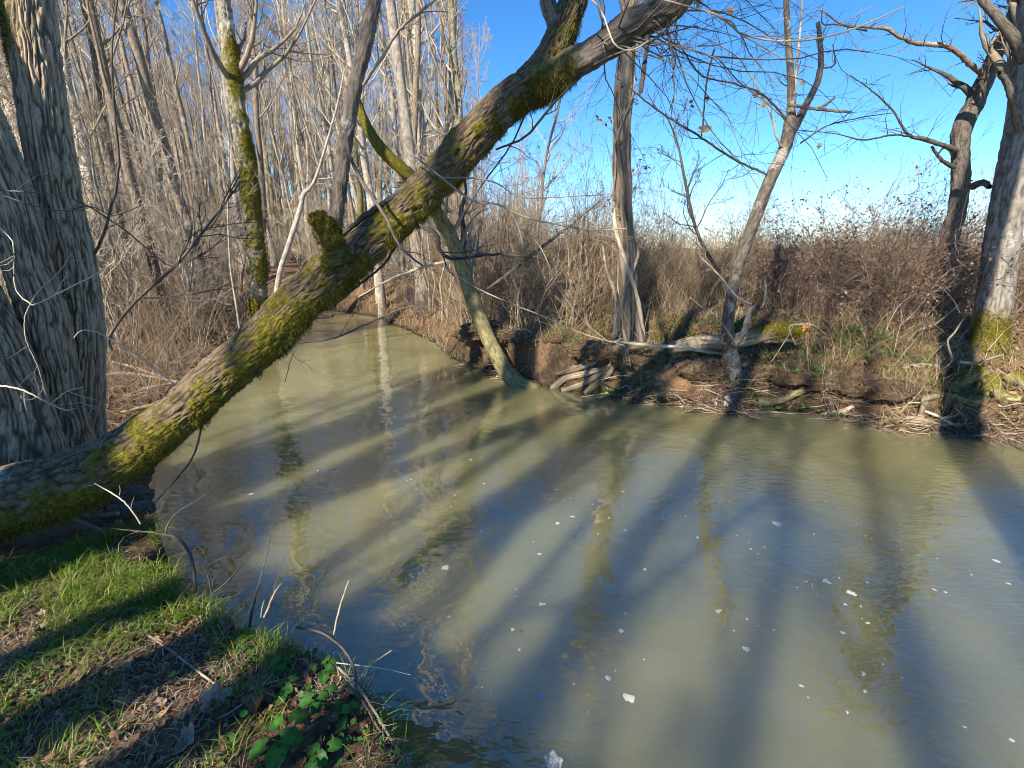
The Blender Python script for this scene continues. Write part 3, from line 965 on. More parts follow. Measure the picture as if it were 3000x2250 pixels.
curved = traced_tree('curved_tree', 'olive-barked tree rising in a curve from the water at the far bank',
                     [(1560, 1150, 7.45, 60), (1515, 1125, 7.5, 52), (1475, 1075, 7.6, 46), (1440, 1010, 7.75, 44), (1405, 930, 7.9, 44), (1375, 850, 8, 43), (1350, 770, 8, 42), (1318, 690, 7.9, 40), (1290, 640, 7.8, 36), (1240, 545, 7.6, 32), (1190, 505, 7.5, 30), (1120, 440, 7.4, 26), (1070, 360, 7.4, 20), (1045, 290, 7.4, 14)],
                     M['bark_olive'], 40, .03, mossy(.01, 20, 8, .02), lambda N, B, t, P: np.clip((t - .42) * 2.2 + (fbm(B * 3, 2, 61) - .5), 0, .9), (.35, .25, 3), n1=14, t0=.4, rel=.28, twig='twig', seed=25, up=.06)[0]
bough(curved, 'branch', [(1345, 760, 8, 14), (1290, 770, 8, 12), (1235, 785, 8, 10), (1150, 815, 8, 8), (1050, 870, 8, 5)], M['twig'], 6, twigs=6, tl=.8)
bough(curved, 'branch', [(1360, 760, 8, 20), (1358, 690, 8.1, 18), (1352, 610, 8.2, 16), (1365, 560, 8.3, 10), (1350, 450, 8.4, 7)], M['twig_dark'], 6, twigs=10, tl=.9)
bough(curved, 'branch', [(1400, 860, 8, 8), (1430, 845, 8.1, 13), (1480, 810, 8.2, 15), (1560, 745, 8.3, 15), (1620, 700, 8.4, 13), (1680, 650, 8.5, 10), (1760, 590, 8.6, 5)], M['bark_dark'], 6, twigs=10, tl=.8)

vine = traced_tree('vine_wrapped_tree', 'straight shaggy tree wrapped in dead vines on the far bank', [(1850, 985, 7.9, 60), (1846, 920, 7.9, 54), (1838, 760, 7.9, 54), (1828, 600, 7.95, 50), (1824, 450, 8, 48), (1828, 300, 8.1, 46), (1838, 150, 8.2, 42), (1848, 0, 8.3, 38), (1855, -200, 8.5, 32), (1865, -600, 8.8, 20)],
                   M['bark_vine'], 48, .03, furrow(.022, 20, 1.6), None, (.5, .3, 4), n1=12, t0=.55, rel=.22, twig='twig', seed=26)
vo, VP, VR = vine[0], vine[1], vine[2]
for k in range(5):
    t = np.linspace(0, 1, 60)
    idx = (t * (len(VP) - 1) * (.9 - .12 * k)).astype(int)
    ph = k * 1.7 + 3.2 * np.sin(t * (2.0 + k * .6) + k)
    rr = VR[idx] * 1.12 + .01
    pts = VP[idx] + np.stack([np.cos(ph) * rr, np.sin(ph) * rr, 0 * t], -1)
    mb = MB()
    tube_batch(mb, pts[None], (.022 + .012 * (k % 3) * .8) * (1 - .5 * t)[None], 7)
    mb.build('vine', M['bark_vine'] if k % 2 else M['twig'], vo)
# dead leaves still clinging to the vines
mb = MB()
vi = np.linspace(0, len(VP) - 1, 40).astype(int)
Pv, Rv = grow(VP[vi][None], VR[vi][None], 60, .15, .95, length=.55, ang=(30, 80), K=6, wig=.25, up=-.05, ratio=.06, rmin=.003, rmax=.007)
tube_batch(mb, Pv, Rv, 4)
Pv2, Rv2 = grow(Pv, Rv, 4, .2, .95, rel=.5, ang=(25, 60), K=4, wig=.2, up=-.05, ratio=.7, rmin=.0022)
tube_batch(mb, Pv2, Rv2, 3)
mb.build('vine_twigs', M['twig'], vo, kind='stuff')
mb = MB()
n = 420
p0 = Pv2[rng.integers(0, len(Pv2), n), rng.integers(1, 4, n)]
d1, d2 = nrm(rng.normal(size=(n, 3))) * .035, nrm(rng.normal(size=(n, 3))) * .02
mb.add(np.stack([p0 - d1, p0 + d2, p0 + d1, p0 - d2], 1).reshape(-1, 3), (np.arange(n)[:, None] * 4 + np.arange(4)), None, None, np.repeat(rng.uniform(0, 1, n), 4))
mb.build('vine_leaves', M['brambleleaf'], vo, kind='stuff')
bough(vo, 'stem', [(1800, 990, 7.6, 20), (1806, 930, 7.65, 18), (1798, 850, 7.7, 16), (1780, 800, 7.75, 14), (1765, 720, 7.8, 9)], M['bark_grey'], 8, twigs=6, tl=.6, label='thin side stem rising left of the trunk')

fork, FP, FR, *_ = traced_tree('forked_tree', 'thin leaning tree forking into two high stems beside the mossy log', [(2172, 1222, 6.55, 70), (2160, 1150, 6.55, 54), (2145, 1060, 6.6, 46), (2132, 990, 6.6, 38), (2138, 900, 6.62, 34), (2160, 790, 6.65, 35), (2205, 660, 6.7, 36), (2255, 530, 6.75, 36), (2297, 440, 6.8, 36), (2312, 380, 6.8, 40), (2318, 300, 6.85, 26), (2315, 200, 6.9, 22), (2308, 100, 7, 20), (2300, -60, 7.1, 16), (2290, -300, 7.3, 10)],
                              M['bark_mid'], 36, .025, furrow(.006, 30, 10), lambda N, B, t, P: np.clip((fbm(B * 3, 2, 66) - .45) * 1.2, 0, .6), (.5, .25, 4), n1=6, t0=.6, rel=.16, twig='twig_dark', seed=27, up=.03)
for rows, mt, tw, nm in [
    ([(2315, 395, 6.8, 34), (2340, 350, 6.8, 32), (2365, 300, 6.8, 26), (2395, 240, 6.82, 24), (2405, 180, 6.85, 22), (2402, 120, 6.9, 20), (2396, 65, 6.9, 18)], 'bark_dark', 3, 'stem'),
    ([(2325, 300, 6.85, 13), (2345, 80, 7.0, 9), (2352, -30, 7.1, 6)], 'twig', 3, 'branch'),
    ([(2313, 307, 6.7, 14), (2360, 315, 6.65, 13), (2401, 320, 6.6, 12), (2496, 329, 6.5, 11)], 'bark_dark', 0, 'branch'),
    ([(2395, 318, 6.6, 10), (2420, 305, 6.58, 9), (2446, 285, 6.55, 8)], 'bark_dark', 0, 'branch'),
    ([(2305, 350, 6.8, 10), (2260, 300, 6.7, 9), (2221, 269, 6.6, 9), (2148, 244, 6.4, 8), (2072, 228, 6.2, 7), (2040, 206, 6.1, 7), (1983, 117, 6.0, 5), (1930, 40, 5.9, 3)], 'twig_dark', 12, 'branch'),
    ([(2260, 515, 6.75, 10), (2200, 490, 6.7, 9), (2148, 465, 6.65, 10), (2053, 402, 6.5, 9), (1936, 329, 6.4, 8), (1847, 260, 6.3, 5), (1800, 220, 6.2, 3)], 'twig_dark', 12, 'branch'),
    ([(2290, 430, 6.75, 9), (2275, 400, 6.7, 8), (2262, 350, 6.7, 7), (2243, 300, 6.65, 7), (2195, 215, 6.6, 6), (2148, 158, 6.5, 5), (2021, 89, 6.3, 3)], 'twig', 10, 'branch'),
    ([(2053, 410, 6.2, 4), (2060, 354, 6.2, 6), (2072, 228, 6.2, 7), (2094, 142, 6.2, 7)], 'twig_dark', 0, 'hanging_stick'),
    ([(2400, 200, 6.85, 6), (2445, 190, 6.8, 6), (2440, 130, 6.8, 4)], 'twig_dark', 4, 'branch'),
    ([(2345, 420, 6.8, 6), (2420, 370, 6.7, 5), (2520, 345, 6.6, 4), (2620, 330, 6.5, 3)], 'twig_dark', 9, 'branch'),
    ([(2150, 1010, 6.45, 26), (2180, 970, 6.4, 24), (2200, 900, 6.4, 22), (2225, 905, 6.4, 12), (2240, 880, 6.4, 12), (2242, 830, 6.4, 10), (2230, 800, 6.4, 6)], 'bark_grey', 2, 'stem'),
    ([(2200, 890, 6.4, 9), (2160, 870, 6.4, 9), (2120, 820, 6.4, 8), (2090, 790, 6.4, 6), (2050, 750, 6.4, 4)], 'twig_pale', 4, 'branch'),
]:
    bough(fork, nm, rows, M[mt], 8, twigs=tw, tl=.55)
# knothole on the forked tree's foot
kb = at(2123, 992, 6.43)
mb = MB()
a = np.linspace(0, 2 * math.pi, 17)[:-1]
ring = np.stack([np.cos(a) * .05, -.01 + 0 * a, np.sin(a) * .075], -1) + kb
ring[:, 1] -= .02
P3 = np.vstack([ring, ring[:1]])
tube_batch(mb, P3[None], np.full((1, 17), .022), 7)
mb.add(np.vstack([ring, kb + [0, .02, 0]]), None, [[i, (i + 1) % 16, 16] for i in range(16)])
mb.build('knothole', M['bark_dark'], fork)

dark, DP, DR, *_ = traced_tree('dark_leaning_tree', 'dark backlit-looking tree leaning right beside the big pale trunk', [(2722, 1005, 7.9, 84), (2736, 950, 7.9, 60), (2760, 860, 7.9, 54), (2780, 720, 7.9, 56), (2806, 600, 7.9, 58), (2816, 500, 7.9, 58), (2812, 410, 7.9, 58), (2828, 350, 7.9, 60), (2852, 310, 7.95, 58), (2888, 225, 8, 52), (2927, 136, 8.05, 42), (2965, 50, 8.2, 38), (3040, -150, 8.5, 28)],
                              M['bark_dark'], 48, .03, furrow(.02, 18, 5), lambda N, B, t, P: np.clip(.6 - t * 4 + (fbm(B * 2, 2) - .5), 0, 1), (.6, .3, 5), n1=8, t0=.5, rel=.2, twig='twig_dark', seed=28, up=.05)
for rows, mt, tw in [
    ([(2890, 225, 7.9, 28), (2850, 195, 7.8, 26), (2800, 150, 7.7, 24), (2760, 132, 7.65, 22), (2690, 128, 7.6, 20), (2640, 110, 7.5, 18), (2600, 85, 7.45, 18), (2520, 78, 7.4, 10), (2460, 68, 7.35, 8), (2405, 28, 7.3, 6), (2380, 36, 7.3, 4)], 'bark_grey', 14),
    ([(2800, 440, 7.8, 30), (2760, 425, 7.6, 20), (2700, 405, 7.5, 20), (2660, 395, 7.4, 12), (2620, 330, 7.3, 9), (2560, 270, 7.2, 7), (2490, 220, 7.1, 4)], 'bark_dark', 14),
    ([(2700, 405, 7.5, 8), (2620, 395, 7.3, 7), (2530, 410, 7.2, 6), (2440, 390, 7.1, 4), (2330, 380, 7.0, 3)], 'twig_dark', 12),
    ([(2795, 490, 7.8, 22), (2760, 470, 7.7, 16), (2730, 430, 7.6, 12)], 'bark_dark', 2),
    ([(2850, 545, 7.6, 26), (2880, 535, 7.3, 24), (2900, 548, 7.1, 22)], 'bark_dark', 0),
    ([(2410, 25, 7.3, 5), (2410, 70, 7.3, 6), (2455, 72, 7.3, 7), (2540, 90, 7.4, 8)], 'twig_dark', 5),
]:
    bough(dark, 'branch', rows, M[mt], 8, twigs=tw, tl=.7)

big, BP, BR, BN, BV, bm = traced_tree('big_pale_tree', 'big pale grey trunk with mossy roots at the right edge', [(2878, 1110, 6.5, 175), (2888, 1045, 6.55, 128), (2900, 960, 6.6, 116), (2914, 870, 6.65, 114), (2934, 715, 6.75, 112), (2964, 545, 6.8, 114), (2986, 430, 6.85, 114), (3010, 310, 6.9, 120), (3030, 150, 7, 130), (3050, 0, 7.1, 120), (3080, -250, 7.3, 100), (3130, -700, 7.8, 70)],
                              M['bark_big'], 96, .025, furrow(.010, 26, 6), lambda N, B, t, P: np.clip(sm((.18 - t) / .08) * (.75 - .7 * sm((.5 + N[:, 1]) / 1.0 - .5)) + .5 * (fbm(B * 3, 2, 77) - .55), 0, 1), (.8, .25, 5), n1=10, t0=.5, rel=.25, twig='twig', seed=29)
tufts(BV, BN, bm, 3500, .4, (.015, .04), .004, .3).build('moss', M['moss'], big, kind='stuff')
bough(big, 'limb', [(3010, 190, 6.95, 70), (2975, 120, 6.9, 60), (2930, 60, 6.9, 48), (2880, 0, 6.95, 40), (2800, -120, 7, 30)], M['bark_dark'], 14, twigs=8, tl=.8)
bough(big, 'limb', [(2985, 380, 6.75, 44), (2968, 300, 6.6, 36), (2948, 240, 6.55, 32), (2925, 215, 6.5, 26)], M['bark_dark'], 12)
for rows in [
    [(2870, 1090, 6.4, 50), (2820, 1120, 6.2, 34), (2790, 1150, 6.1, 26), (2770, 1200, 6.0, 16)],
    [(2900, 1110, 6.3, 60), (2920, 1150, 6.1, 44), (2960, 1170, 6.0, 34), (3020, 1165, 5.9, 26)],
    [(2960, 1100, 6.4, 54), (3000, 1130, 6.2, 40), (3060, 1150, 6.0, 30)],
    [(2900, 1120, 6.25, 36), (2880, 1160, 6.1, 26), (2850, 1180, 6.0, 22), (2790, 1160, 5.95, 16)],
    [(2960, 1130, 6.2, 20), (2970, 1170, 6.0, 14), (2972, 1235, 5.9, 9)],
]:
    rows = [(u, v, min(Yw, onground(u, v)[1] - .25 * w / F * Yw), w) for u, v, Yw, w in rows]
    mb = MB()
    hero(mb, px_ctrl(rows), .02, 20, furrow(.006, 30, 10), lambda N, B, t, P: np.clip(.8 * N[:, 2] + .2 - t * .4, 0, 1), seed=31)
    mb.build('root', M['bark_olive'], big)

# trees at the creek bend
traced_tree('pale_tree', 'tall pale smooth tree with clinging vines behind the leaning trunk top', [(1268, 905, 17, 36), (1262, 800, 17, 34), (1255, 640, 17, 34), (1240, 480, 17.2, 30), (1228, 300, 17.4, 27), (1222, 140, 17.6, 24), (1205, 0, 18, 22), (1190, -300, 18.5, 14)], M['bark_pale'], 28, .08, furrow(.012, 8, 3), None, (.5, .5, 4), n1=18, t0=.35, rel=.24, twig='twig_pale', seed=32, levels=4)
traced_tree('pale_tree', 'pale tree with its foot in the water at the creek bend', [(1124, 938, 15.5, 34), (1120, 890, 15.5, 24), (1112, 800, 15.5, 22), (1100, 640, 15.6, 21), (1068, 480, 15.7, 20), (1052, 340, 15.8, 19), (1020, 150, 16, 17), (990, 0, 16.2, 15), (960, -250, 16.5, 9)], M['bark_pale'], 24, .08, furrow(.01, 8, 3), None, (.6, .4, 3), n1=16, t0=.4, rel=.22, twig='twig_pale', seed=33, levels=4)
traced_tree('pale_tree', 'slender pale tree with upswept limbs between the grey stem and the bend', [(1180, 870, 19, 18), (1175, 700, 19, 18), (1165, 500, 19, 17), (1150, 300, 19.2, 15), (1120, 100, 19.5, 13), (1090, -100, 20, 8)], M['bark_pale'], 16, .1, None, None, (.5, .4, 3), n1=18, t0=.3, rel=.25, twig='twig_pale', seed=34, levels=4)
traced_tree('leafless_tree', 'bare tree with thick upswept limbs just right of the tall pale vine-hung tree', [(1340, 830, 15, 22), (1338, 680, 15, 22), (1330, 520, 15, 20), (1345, 300, 15.2, 17), (1330, 100, 15.5, 13), (1350, -150, 16, 8)], M['bark_grey'], 16, .08, None, None, (.5, .4, 3), n1=16, t0=.25, rel=.28, twig='twig', seed=35, levels=4)
traced_tree('leafless_tree', 'thin bare whip-like tree standing against the blue gap right of the fork', [(1560, 800, 12, 10), (1580, 640, 12, 9), (1600, 460, 12.2, 8), (1640, 300, 12.4, 6), (1650, 180, 12.6, 4)], M['bark_grey'], 10, .1, None, None, (.3, .3, 3), n1=16, t0=.3, rel=.3, twig='twig_pale', seed=36)
traced_tree('leafless_tree', 'dark thin sapling left of the forked tree, swaying right at the top', [(2150, 840, 8.6, 9), (2105, 790, 8.6, 10), (2060, 720, 8.6, 11), (2030, 640, 8.6, 10), (2005, 520, 8.6, 9), (1985, 420, 8.7, 6), (1950, 330, 8.8, 4)], M['bark_dark'], 10, .06, None, None, (.3, .3, 3), n1=16, t0=.2, rel=.3, twig='twig_dark', seed=37)


# ------------------------------------------------------------------ the woods: a dozen bare trees, copied
def bare_tree(name, label, H, r, mat, twig, lean=.03, n1=16, t0=.28, rel=.24, up=.14, ang=(22, 50), fork=0, group=None, moss=0.0, n3=5):
    o = thing(name, label, 'tree', (0, 0, 0), group)
    K = 18
    z = np.linspace(-.3, H, K)
    wx = np.cumsum(rng.normal(size=(K, 2)) * .035 * H / 15, 0)
    P = np.stack([wx[:, 0] + lean * z, wx[:, 1], z], -1)
    P[:, :2] -= P[0, :2]
    R = r * (1 - .86 * np.linspace(0, 1, K) ** 1.1)
    R[0] *= 1.5
    R[1] *= 1.08
    mb = MB()
    mt = np.linspace(moss, moss * .1, K)[None] if moss else 0.0
    tube_batch(mb, P[None], R[None], 9, mt)
    main = [(P[None], R[None])]
    for k in range(fork):
        Pf, Rf = grow(P[None], R[None], 1, .15 + .15 * k, .35 + .15 * k, rel=.6, ang=(12, 25), K=14, wig=.05, up=.07, ratio=.75, rmin=.02)
        tube_batch(mb, Pf, Rf, 7, mt if moss == 0 else moss * .5)
        main.append((Pf, Rf))
    mb.build('trunk', mat, o)
    mb = MB()
    for PP, RR in main:
        nn = n1 if PP is main[0][0] else n1 // 2
        Pa, Ra = grow(PP, RR, nn, t0, .99, rel=rel, ang=ang, K=8, wig=.10, up=up, ratio=.42, rmin=.014, rmax=.05)
        tube_batch(mb, Pa, Ra, 5)
        Pb_, Rb_ = grow(Pa, Ra, 6, .2, .97, rel=.42, ang=(22, 50), K=6, wig=.13, up=up * .6, ratio=.6, rmin=.009)
        tube_batch(mb, Pb_, Rb_, 4)
        Pc, Rc = grow(Pb_, Rb_, n3, .15, .97, rel=.5, ang=(22, 50), K=5, wig=.15, up=up * .4, ratio=.65, rmin=.0065)
        tube_batch(mb, Pc, Rc, 3)
        Pd, Rd = grow(Pc, Rc, 3, .2, .97, rel=.5, ang=(22, 50), K=3, wig=.15, up=.05, ratio=.8, rmin=.005)
        tube_batch(mb, Pd, Rd, 3)
    mb.build('crown', twig, o)
    return o


GW = 'bare trees crowding the woods behind the left bank'
LB = {'grey': 'slender grey leafless tree in the crowded woods behind the left bank',
      'pale': 'slender whitish leafless tree in the crowded woods behind the left bank',
      'fork': 'grey leafless tree with a low fork in the woods behind the left bank',
      'moss': 'leafless tree with a greenish mossy foot in the woods behind the left bank'}
protos = [
    ('grey', bare_tree('leafless_tree', LB['grey'], 17, .15, M['bark_grey'], M['twig'], .02, group=GW + ', slender grey')),
    ('pale', bare_tree('leafless_tree', LB['pale'], 19, .16, M['bark_pale'], M['twig_pale'], -.02, 14, .35, group=GW + ', whitish')),
    ('fork', bare_tree('leafless_tree', LB['fork'], 15, .16, M['bark_grey'], M['twig'], .04, 12, .3, fork=2, group=GW + ', forked')),
    ('moss', bare_tree('leafless_tree', LB['moss'], 14, .14, M['bark_mossmid'], M['twig'], -.05, 14, .25, moss=.75, group=GW + ', mossy')),
    ('grey', bare_tree('leafless_tree', LB['grey'], 13, .09, M['bark_grey'], M['twig_pale'], .05, 16, .2, group=GW + ', slender grey')),
    ('pale', bare_tree('leafless_tree', LB['pale'], 15, .11, M['bark_pale'], M['twig_pale'], .03, 18, .25, group=GW + ', whitish')),
    ('fork', bare_tree('leafless_tree', LB['fork'], 16, .13, M['bark_pale'], M['twig'], -.04, 12, .25, fork=1, group=GW + ', forked')),
]


def blocked(x, y):
    """no trees in the creek, in the field, or right in front of the traced ones"""
    z, d, ins, (a, b, c) = land([x], [y])
    if ins[0] or d[0] < .6:
        return True
    az = math.degrees(math.atan2(x, y))
    if az > -6 and y > 20 and az > -3.5:
        return True
    return False


placed = []
used = set()
tries = 0
while len(placed) < 165 and tries < 6000:
    tries += 1
    Yd = 9.5 + 48 * rng.random() ** 1.15
    az = math.radians(rng.uniform(-49, -4.5))
    x, y = Yd * math.tan(az), Yd
    if y < 13 and az > math.radians(-33):
        continue
    if any((x - a) ** 2 + (y - b) ** 2 < (.9 + .012 * y) ** 2 for a, b in placed):
        continue
    if blocked(x, y):
        continue
    placed.append((x, y))
    k = int(rng.choice(len(protos), p=[.2, .18, .12, .14, .14, .12, .1]))
    s = rng.uniform(.75, 1.2)
    if k not in used:
        used.add(k)
        o = protos[k][1]
        o.location = (x, y, gz(x, y))
        o.rotation_euler = (rng.normal(0, .03), rng.normal(0, .03), rng.uniform(0, 6.28))
        o.scale = (s, s, s)
    else:
        copy_thing(protos[k][1], (x, y, gz(x, y)), rng.uniform(0, 6.28), s, tilt=(rng.normal(0, .045), rng.normal(0, .045)))

# trees standing behind the photographer whose trunks shade the water
ax_, ay_ = -math.sin(SUN_AZ), -math.cos(SUN_AZ)          # the way shadows run
SHADE = [
    ((1860, 1950, None), 13, .95, 'the middle of the creek'), ((1290, 2150, None), 8, 1.1, 'the water beside the leafy plants'),
    ((2420, 1990, None), 15, .95, 'the lower right of the creek'), ((2800, 1560, None), 19, .9, 'the water in front of the big pale tree'), ((1420, 1500, None), 20, .9, 'the middle of the creek bend'),
    ((200, 1930, 'g'), 6, 1.2, 'the trampled soil'), ((330, 1715, 'g'), 9, 1.0, 'the grass at left'), ((150, 1370, 2.7), 6, 1.7, 'the foot of the leaning tree'), ((625, 1120, 2.96), 8, 1.9, 'the lower part of the leaning tree'),
    ((-60, 1050, 3.1), 9, 1.0, 'the left tree stems'), ((1850, 90, 3.5), 9, 1.2, 'the upper fork of the leaning tree'), ((3075, 650, 6.6), 10, 1.3, 'the big pale trunk'),
    ((2812, 520, 7.8), 9, 1.6, 'the dark leaning tree')]
for k, ((u, v, Yt), dist, sc_, lb) in enumerate(SHADE):
    w = atz(u, v, 0) if Yt is None else onground(u, v) if Yt == 'g' else at(u, v, Yt)
    x, y = w[0] - ax_ * dist, w[1] - ay_ * dist
    p = protos[[0, 2, 1, 6, 3, 0][k % 6]][1]
    c = copy_thing(p, (x, y, .45), 2.1 * k + .4, sc_, 'bare tree behind the near bank shading ' + lb, (rng.normal(0, .06), rng.normal(0, .06)))
    c['group'] = 'trees behind the near bank'
# saplings filling the understorey of the woods
GP = 'leafless saplings under the trees of the left bank'
saps = []
for k, (H, mt) in enumerate([(5.5, 'twig_pale'), (4.0, 'twig_pale'), (6.5, 'twig'), (3.2, 'twig_pale')]):
    o = thing('leafless_sapling', 'thin twiggy leafless sapling in the understorey of the left bank woods', 'sapling', (0, 0, 0), GP)
    n = 3
    a = rng.uniform(0, 6.28, n)
    z = np.linspace(-.1, H, 12)
    P = np.stack([np.cos(a)[:, None] * (.05 + .10 * z[None]) + np.cumsum(rng.normal(size=(n, 12)) * .06, 1), np.sin(a)[:, None] * (.05 + .10 * z[None]) + np.cumsum(rng.normal(size=(n, 12)) * .06, 1), np.repeat(z[None], n, 0) * rng.uniform(.6, 1, n)[:, None]], -1)
    R = np.repeat((.028 * (1 - .8 * np.linspace(0, 1, 12)))[None], n, 0) * rng.uniform(.6, 1.1, n)[:, None]
    mb = MB()
    tube_batch(mb, P, R, 6)
    mb.build('trunk', M['bark_grey'] if k % 2 else M['bark_pale'], o)
    mb = MB()
    Pa, Ra = grow(P, R, 14, .12, .98, rel=.3, ang=(25, 60), K=7, wig=.16, up=.09, ratio=.5, rmin=.007)
    tube_batch(mb, Pa, Ra, 4)
    Pb_, Rb_ = grow(Pa, Ra, 6, .15, .97, rel=.5, ang=(25, 60), K=5, wig=.18, up=.05, ratio=.65, rmin=.005)
    tube_batch(mb, Pb_, Rb_, 3)
    Pc, Rc = grow(Pb_, Rb_, 4, .15, .97, rel=.5, ang=(25, 60), K=4, wig=.2, up=.03, ratio=.7, rmin=.0042)
    tube_batch(mb, Pc, Rc, 3)
    mb.build('crown', M[mt], o)
    saps.append(o)
cnt = 0
pl2 = []
for _ in range(6000):
    if cnt >= 190:
        break
    Yd = 7.5 + 30 * rng.random() ** 1.2
    az = math.radians(rng.uniform(-49, -5))
    x, y = Yd * math.tan(az), Yd
    if y < 10 and az > math.radians(-31):
        continue
    if blocked(x, y) or any((x - a_) ** 2 + (y - b_) ** 2 < .5 for a_, b_ in pl2):
        continue
    pl2.append((x, y))
    s_ = rng.uniform(.6, 1.1)
    if cnt < 4:
        saps[cnt].location, saps[cnt].scale = (x, y, gz(x, y)), (s_,) * 3
    else:
        copy_thing(saps[cnt % 4], (x, y, gz(x, y)), rng.uniform(0, 6.28), s_, tilt=(rng.normal(0, .08), rng.normal(0, .08)))
    cnt += 1
# the far-off wood that closes the view: one mass
n = 400
azs = np.radians(rng.uniform(-50, 3, n))
Yd = rng.uniform(48, 95, n)
x, y = Yd * np.tan(azs), Yd
H = rng.uniform(11, 19, n) * np.where(azs > math.radians(-7), .62, 1)
z0 = land(x, y)[0]
zz = np.linspace(0, 1, 7)
P = np.stack([x[:, None] + np.cumsum(rng.normal(size=(n, 7)) * .22, 1), y[:, None] + 0 * zz, z0[:, None] - .3 + H[:, None] * zz], -1)
R = (rng.uniform(.09, .2, n))[:, None] * (1 - .85 * zz)[None]
mb = MB()
tube_batch(mb, P, R, 5)
Pa, Ra = grow(P, R, 12, .15, .98, rel=.22, ang=(22, 50), K=5, wig=.12, up=.13, ratio=.5, rmin=.03)
tube_batch(mb, Pa, Ra, 3)
Pb_, Rb_ = grow(Pa, Ra, 6, .15, .98, rel=.55, ang=(22, 55), K=3, wig=.15, up=.08, ratio=.6, rmin=.018)
tube_batch(mb, Pb_, Rb_, 3)
mb.build('distant_wood', M['twig'], kind='stuff')


# ------------------------------------------------------------------ shrubs and brush
def shrub_meshes(H, n, spread, twigs, arch=0.0, r=.008, tip=.002, lv=5):
    mb = MB()
    a = rng.uniform(0, 6.28, n)
    rad = spread * .3 * np.sqrt(rng.random(n))
    P0 = np.stack([np.cos(a) * rad, np.sin(a) * rad, np.full(n, -.08)], -1)
    d = nrm(np.stack([np.cos(a) * rng.uniform(0, .8, n) * spread, np.sin(a) * rng.uniform(0, .8, n) * spread, np.full(n, H)], -1) + rng.normal(size=(n, 3)) * .12)
    K = 9
    L = H * rng.uniform(.5, 1.2, n) * (1 + arch)
    pts = [P0]
    for k in range(K - 1):
        pts.append(pts[-1] + d * (L / (K - 1))[:, None])
        d = d + rng.normal(size=d.shape) * .13
        d[:, 2] -= arch * .28
        d = nrm(d)
    P = np.stack(pts, 1)
    P[:, :, 2] = np.maximum(P[:, :, 2], -.08)
    R = (r * rng.uniform(.6, 1.3, n))[:, None] * (1 - .75 * np.linspace(0, 1, K))[None]
    tube_batch(mb, P, R, 4, rng.random(n))
    P1, R1 = grow(P, R, twigs, .2, .98, rel=.33, ang=(25, 65), K=5, wig=.2, up=.04, ratio=.6, rmin=tip)
    tube_batch(mb, P1, R1, 3, rng.random(len(P1)))
    P2_, R2_ = grow(P1, R1, lv, .2, .98, rel=.5, ang=(25, 60), K=4, wig=.2, up=.03, ratio=.7, rmin=tip * .8)
    tube_batch(mb, P2_, R2_, 3, rng.random(len(P2_)))
    return mb, P1, P2_


def leaf_quads(P, n, size, jit=.03):
    mb = MB()
    i = rng.integers(0, P.shape[0], n)
    k = rng.integers(0, P.shape[1], n)
    c = P[i, k] + rng.normal(size=(n, 3)) * jit
    d1 = nrm(rng.normal(size=(n, 3)) + np.array([0, 0, -.8])) * rng.uniform(.6, 1.2, (n, 1)) * size
    sd = nrm(np.cross(d1, rng.normal(size=(n, 3)))) * size * .38
    nn = nrm(np.cross(d1, sd)) * size * .3
    v = np.stack([c, c + d1 * .5 + sd + nn, c + d1, c + d1 * .5 - sd + nn], 1)
    b = np.arange(n)[:, None] * 4
    mb.add(v.reshape(-1, 3), None, np.concatenate([b + np.array([[0, 1, 2]]), b + np.array([[0, 2, 3]])]), None, np.repeat(rng.random(n), 4))
    return mb


# bramble mounds on the far bank
GB = 'bramble mounds on the far bank'
bram = []
for k in range(3):
    o = thing('bramble_thicket', 'dark tangled mound of dead bramble canes on the far bank', 'bramble', (0, 0, 0), GB)
    mb, P1, P2_ = shrub_meshes(1.25, 85, 1.5, 5, arch=.65, r=.007, tip=.0028, lv=4)
    mb.build('canes', M['bramble'], o)
    leaf_quads(P2_, 1100, .045).build('leaves', M['brambleleaf'], o, kind='stuff')
    bram.append(o)
spots = [(2330, 880, 1.0), (2440, 870, 1.15), (2540, 880, 1.15), (2630, 890, 1.05), (2270, 850, .8), (2400, 800, 1.1), (2520, 800, 1.2), (2640, 820, 1.15), (2720, 860, .9), (2830, 860, .8), (2990, 880, .9), (2180, 850, .7), (2460, 770, 1.3), (2590, 780, 1.35), (2360, 790, 1.0)]
for k, (u, v, s) in enumerate(spots):
    p = onground(u, v + 40)
    if p[1] > 14 or k > 11:
        p = at(u, v, 10.6)
        p[2] = gz(p[0], p[1])
    if k < 3:
        bram[k].location = tuple(p)
        bram[k].scale = (s, s, s)
        bram[k].rotation_euler = (0, 0, k * 2.0)
    else:
        copy_thing(bram[k % 3], p, rng.uniform(0, 6.28), s)

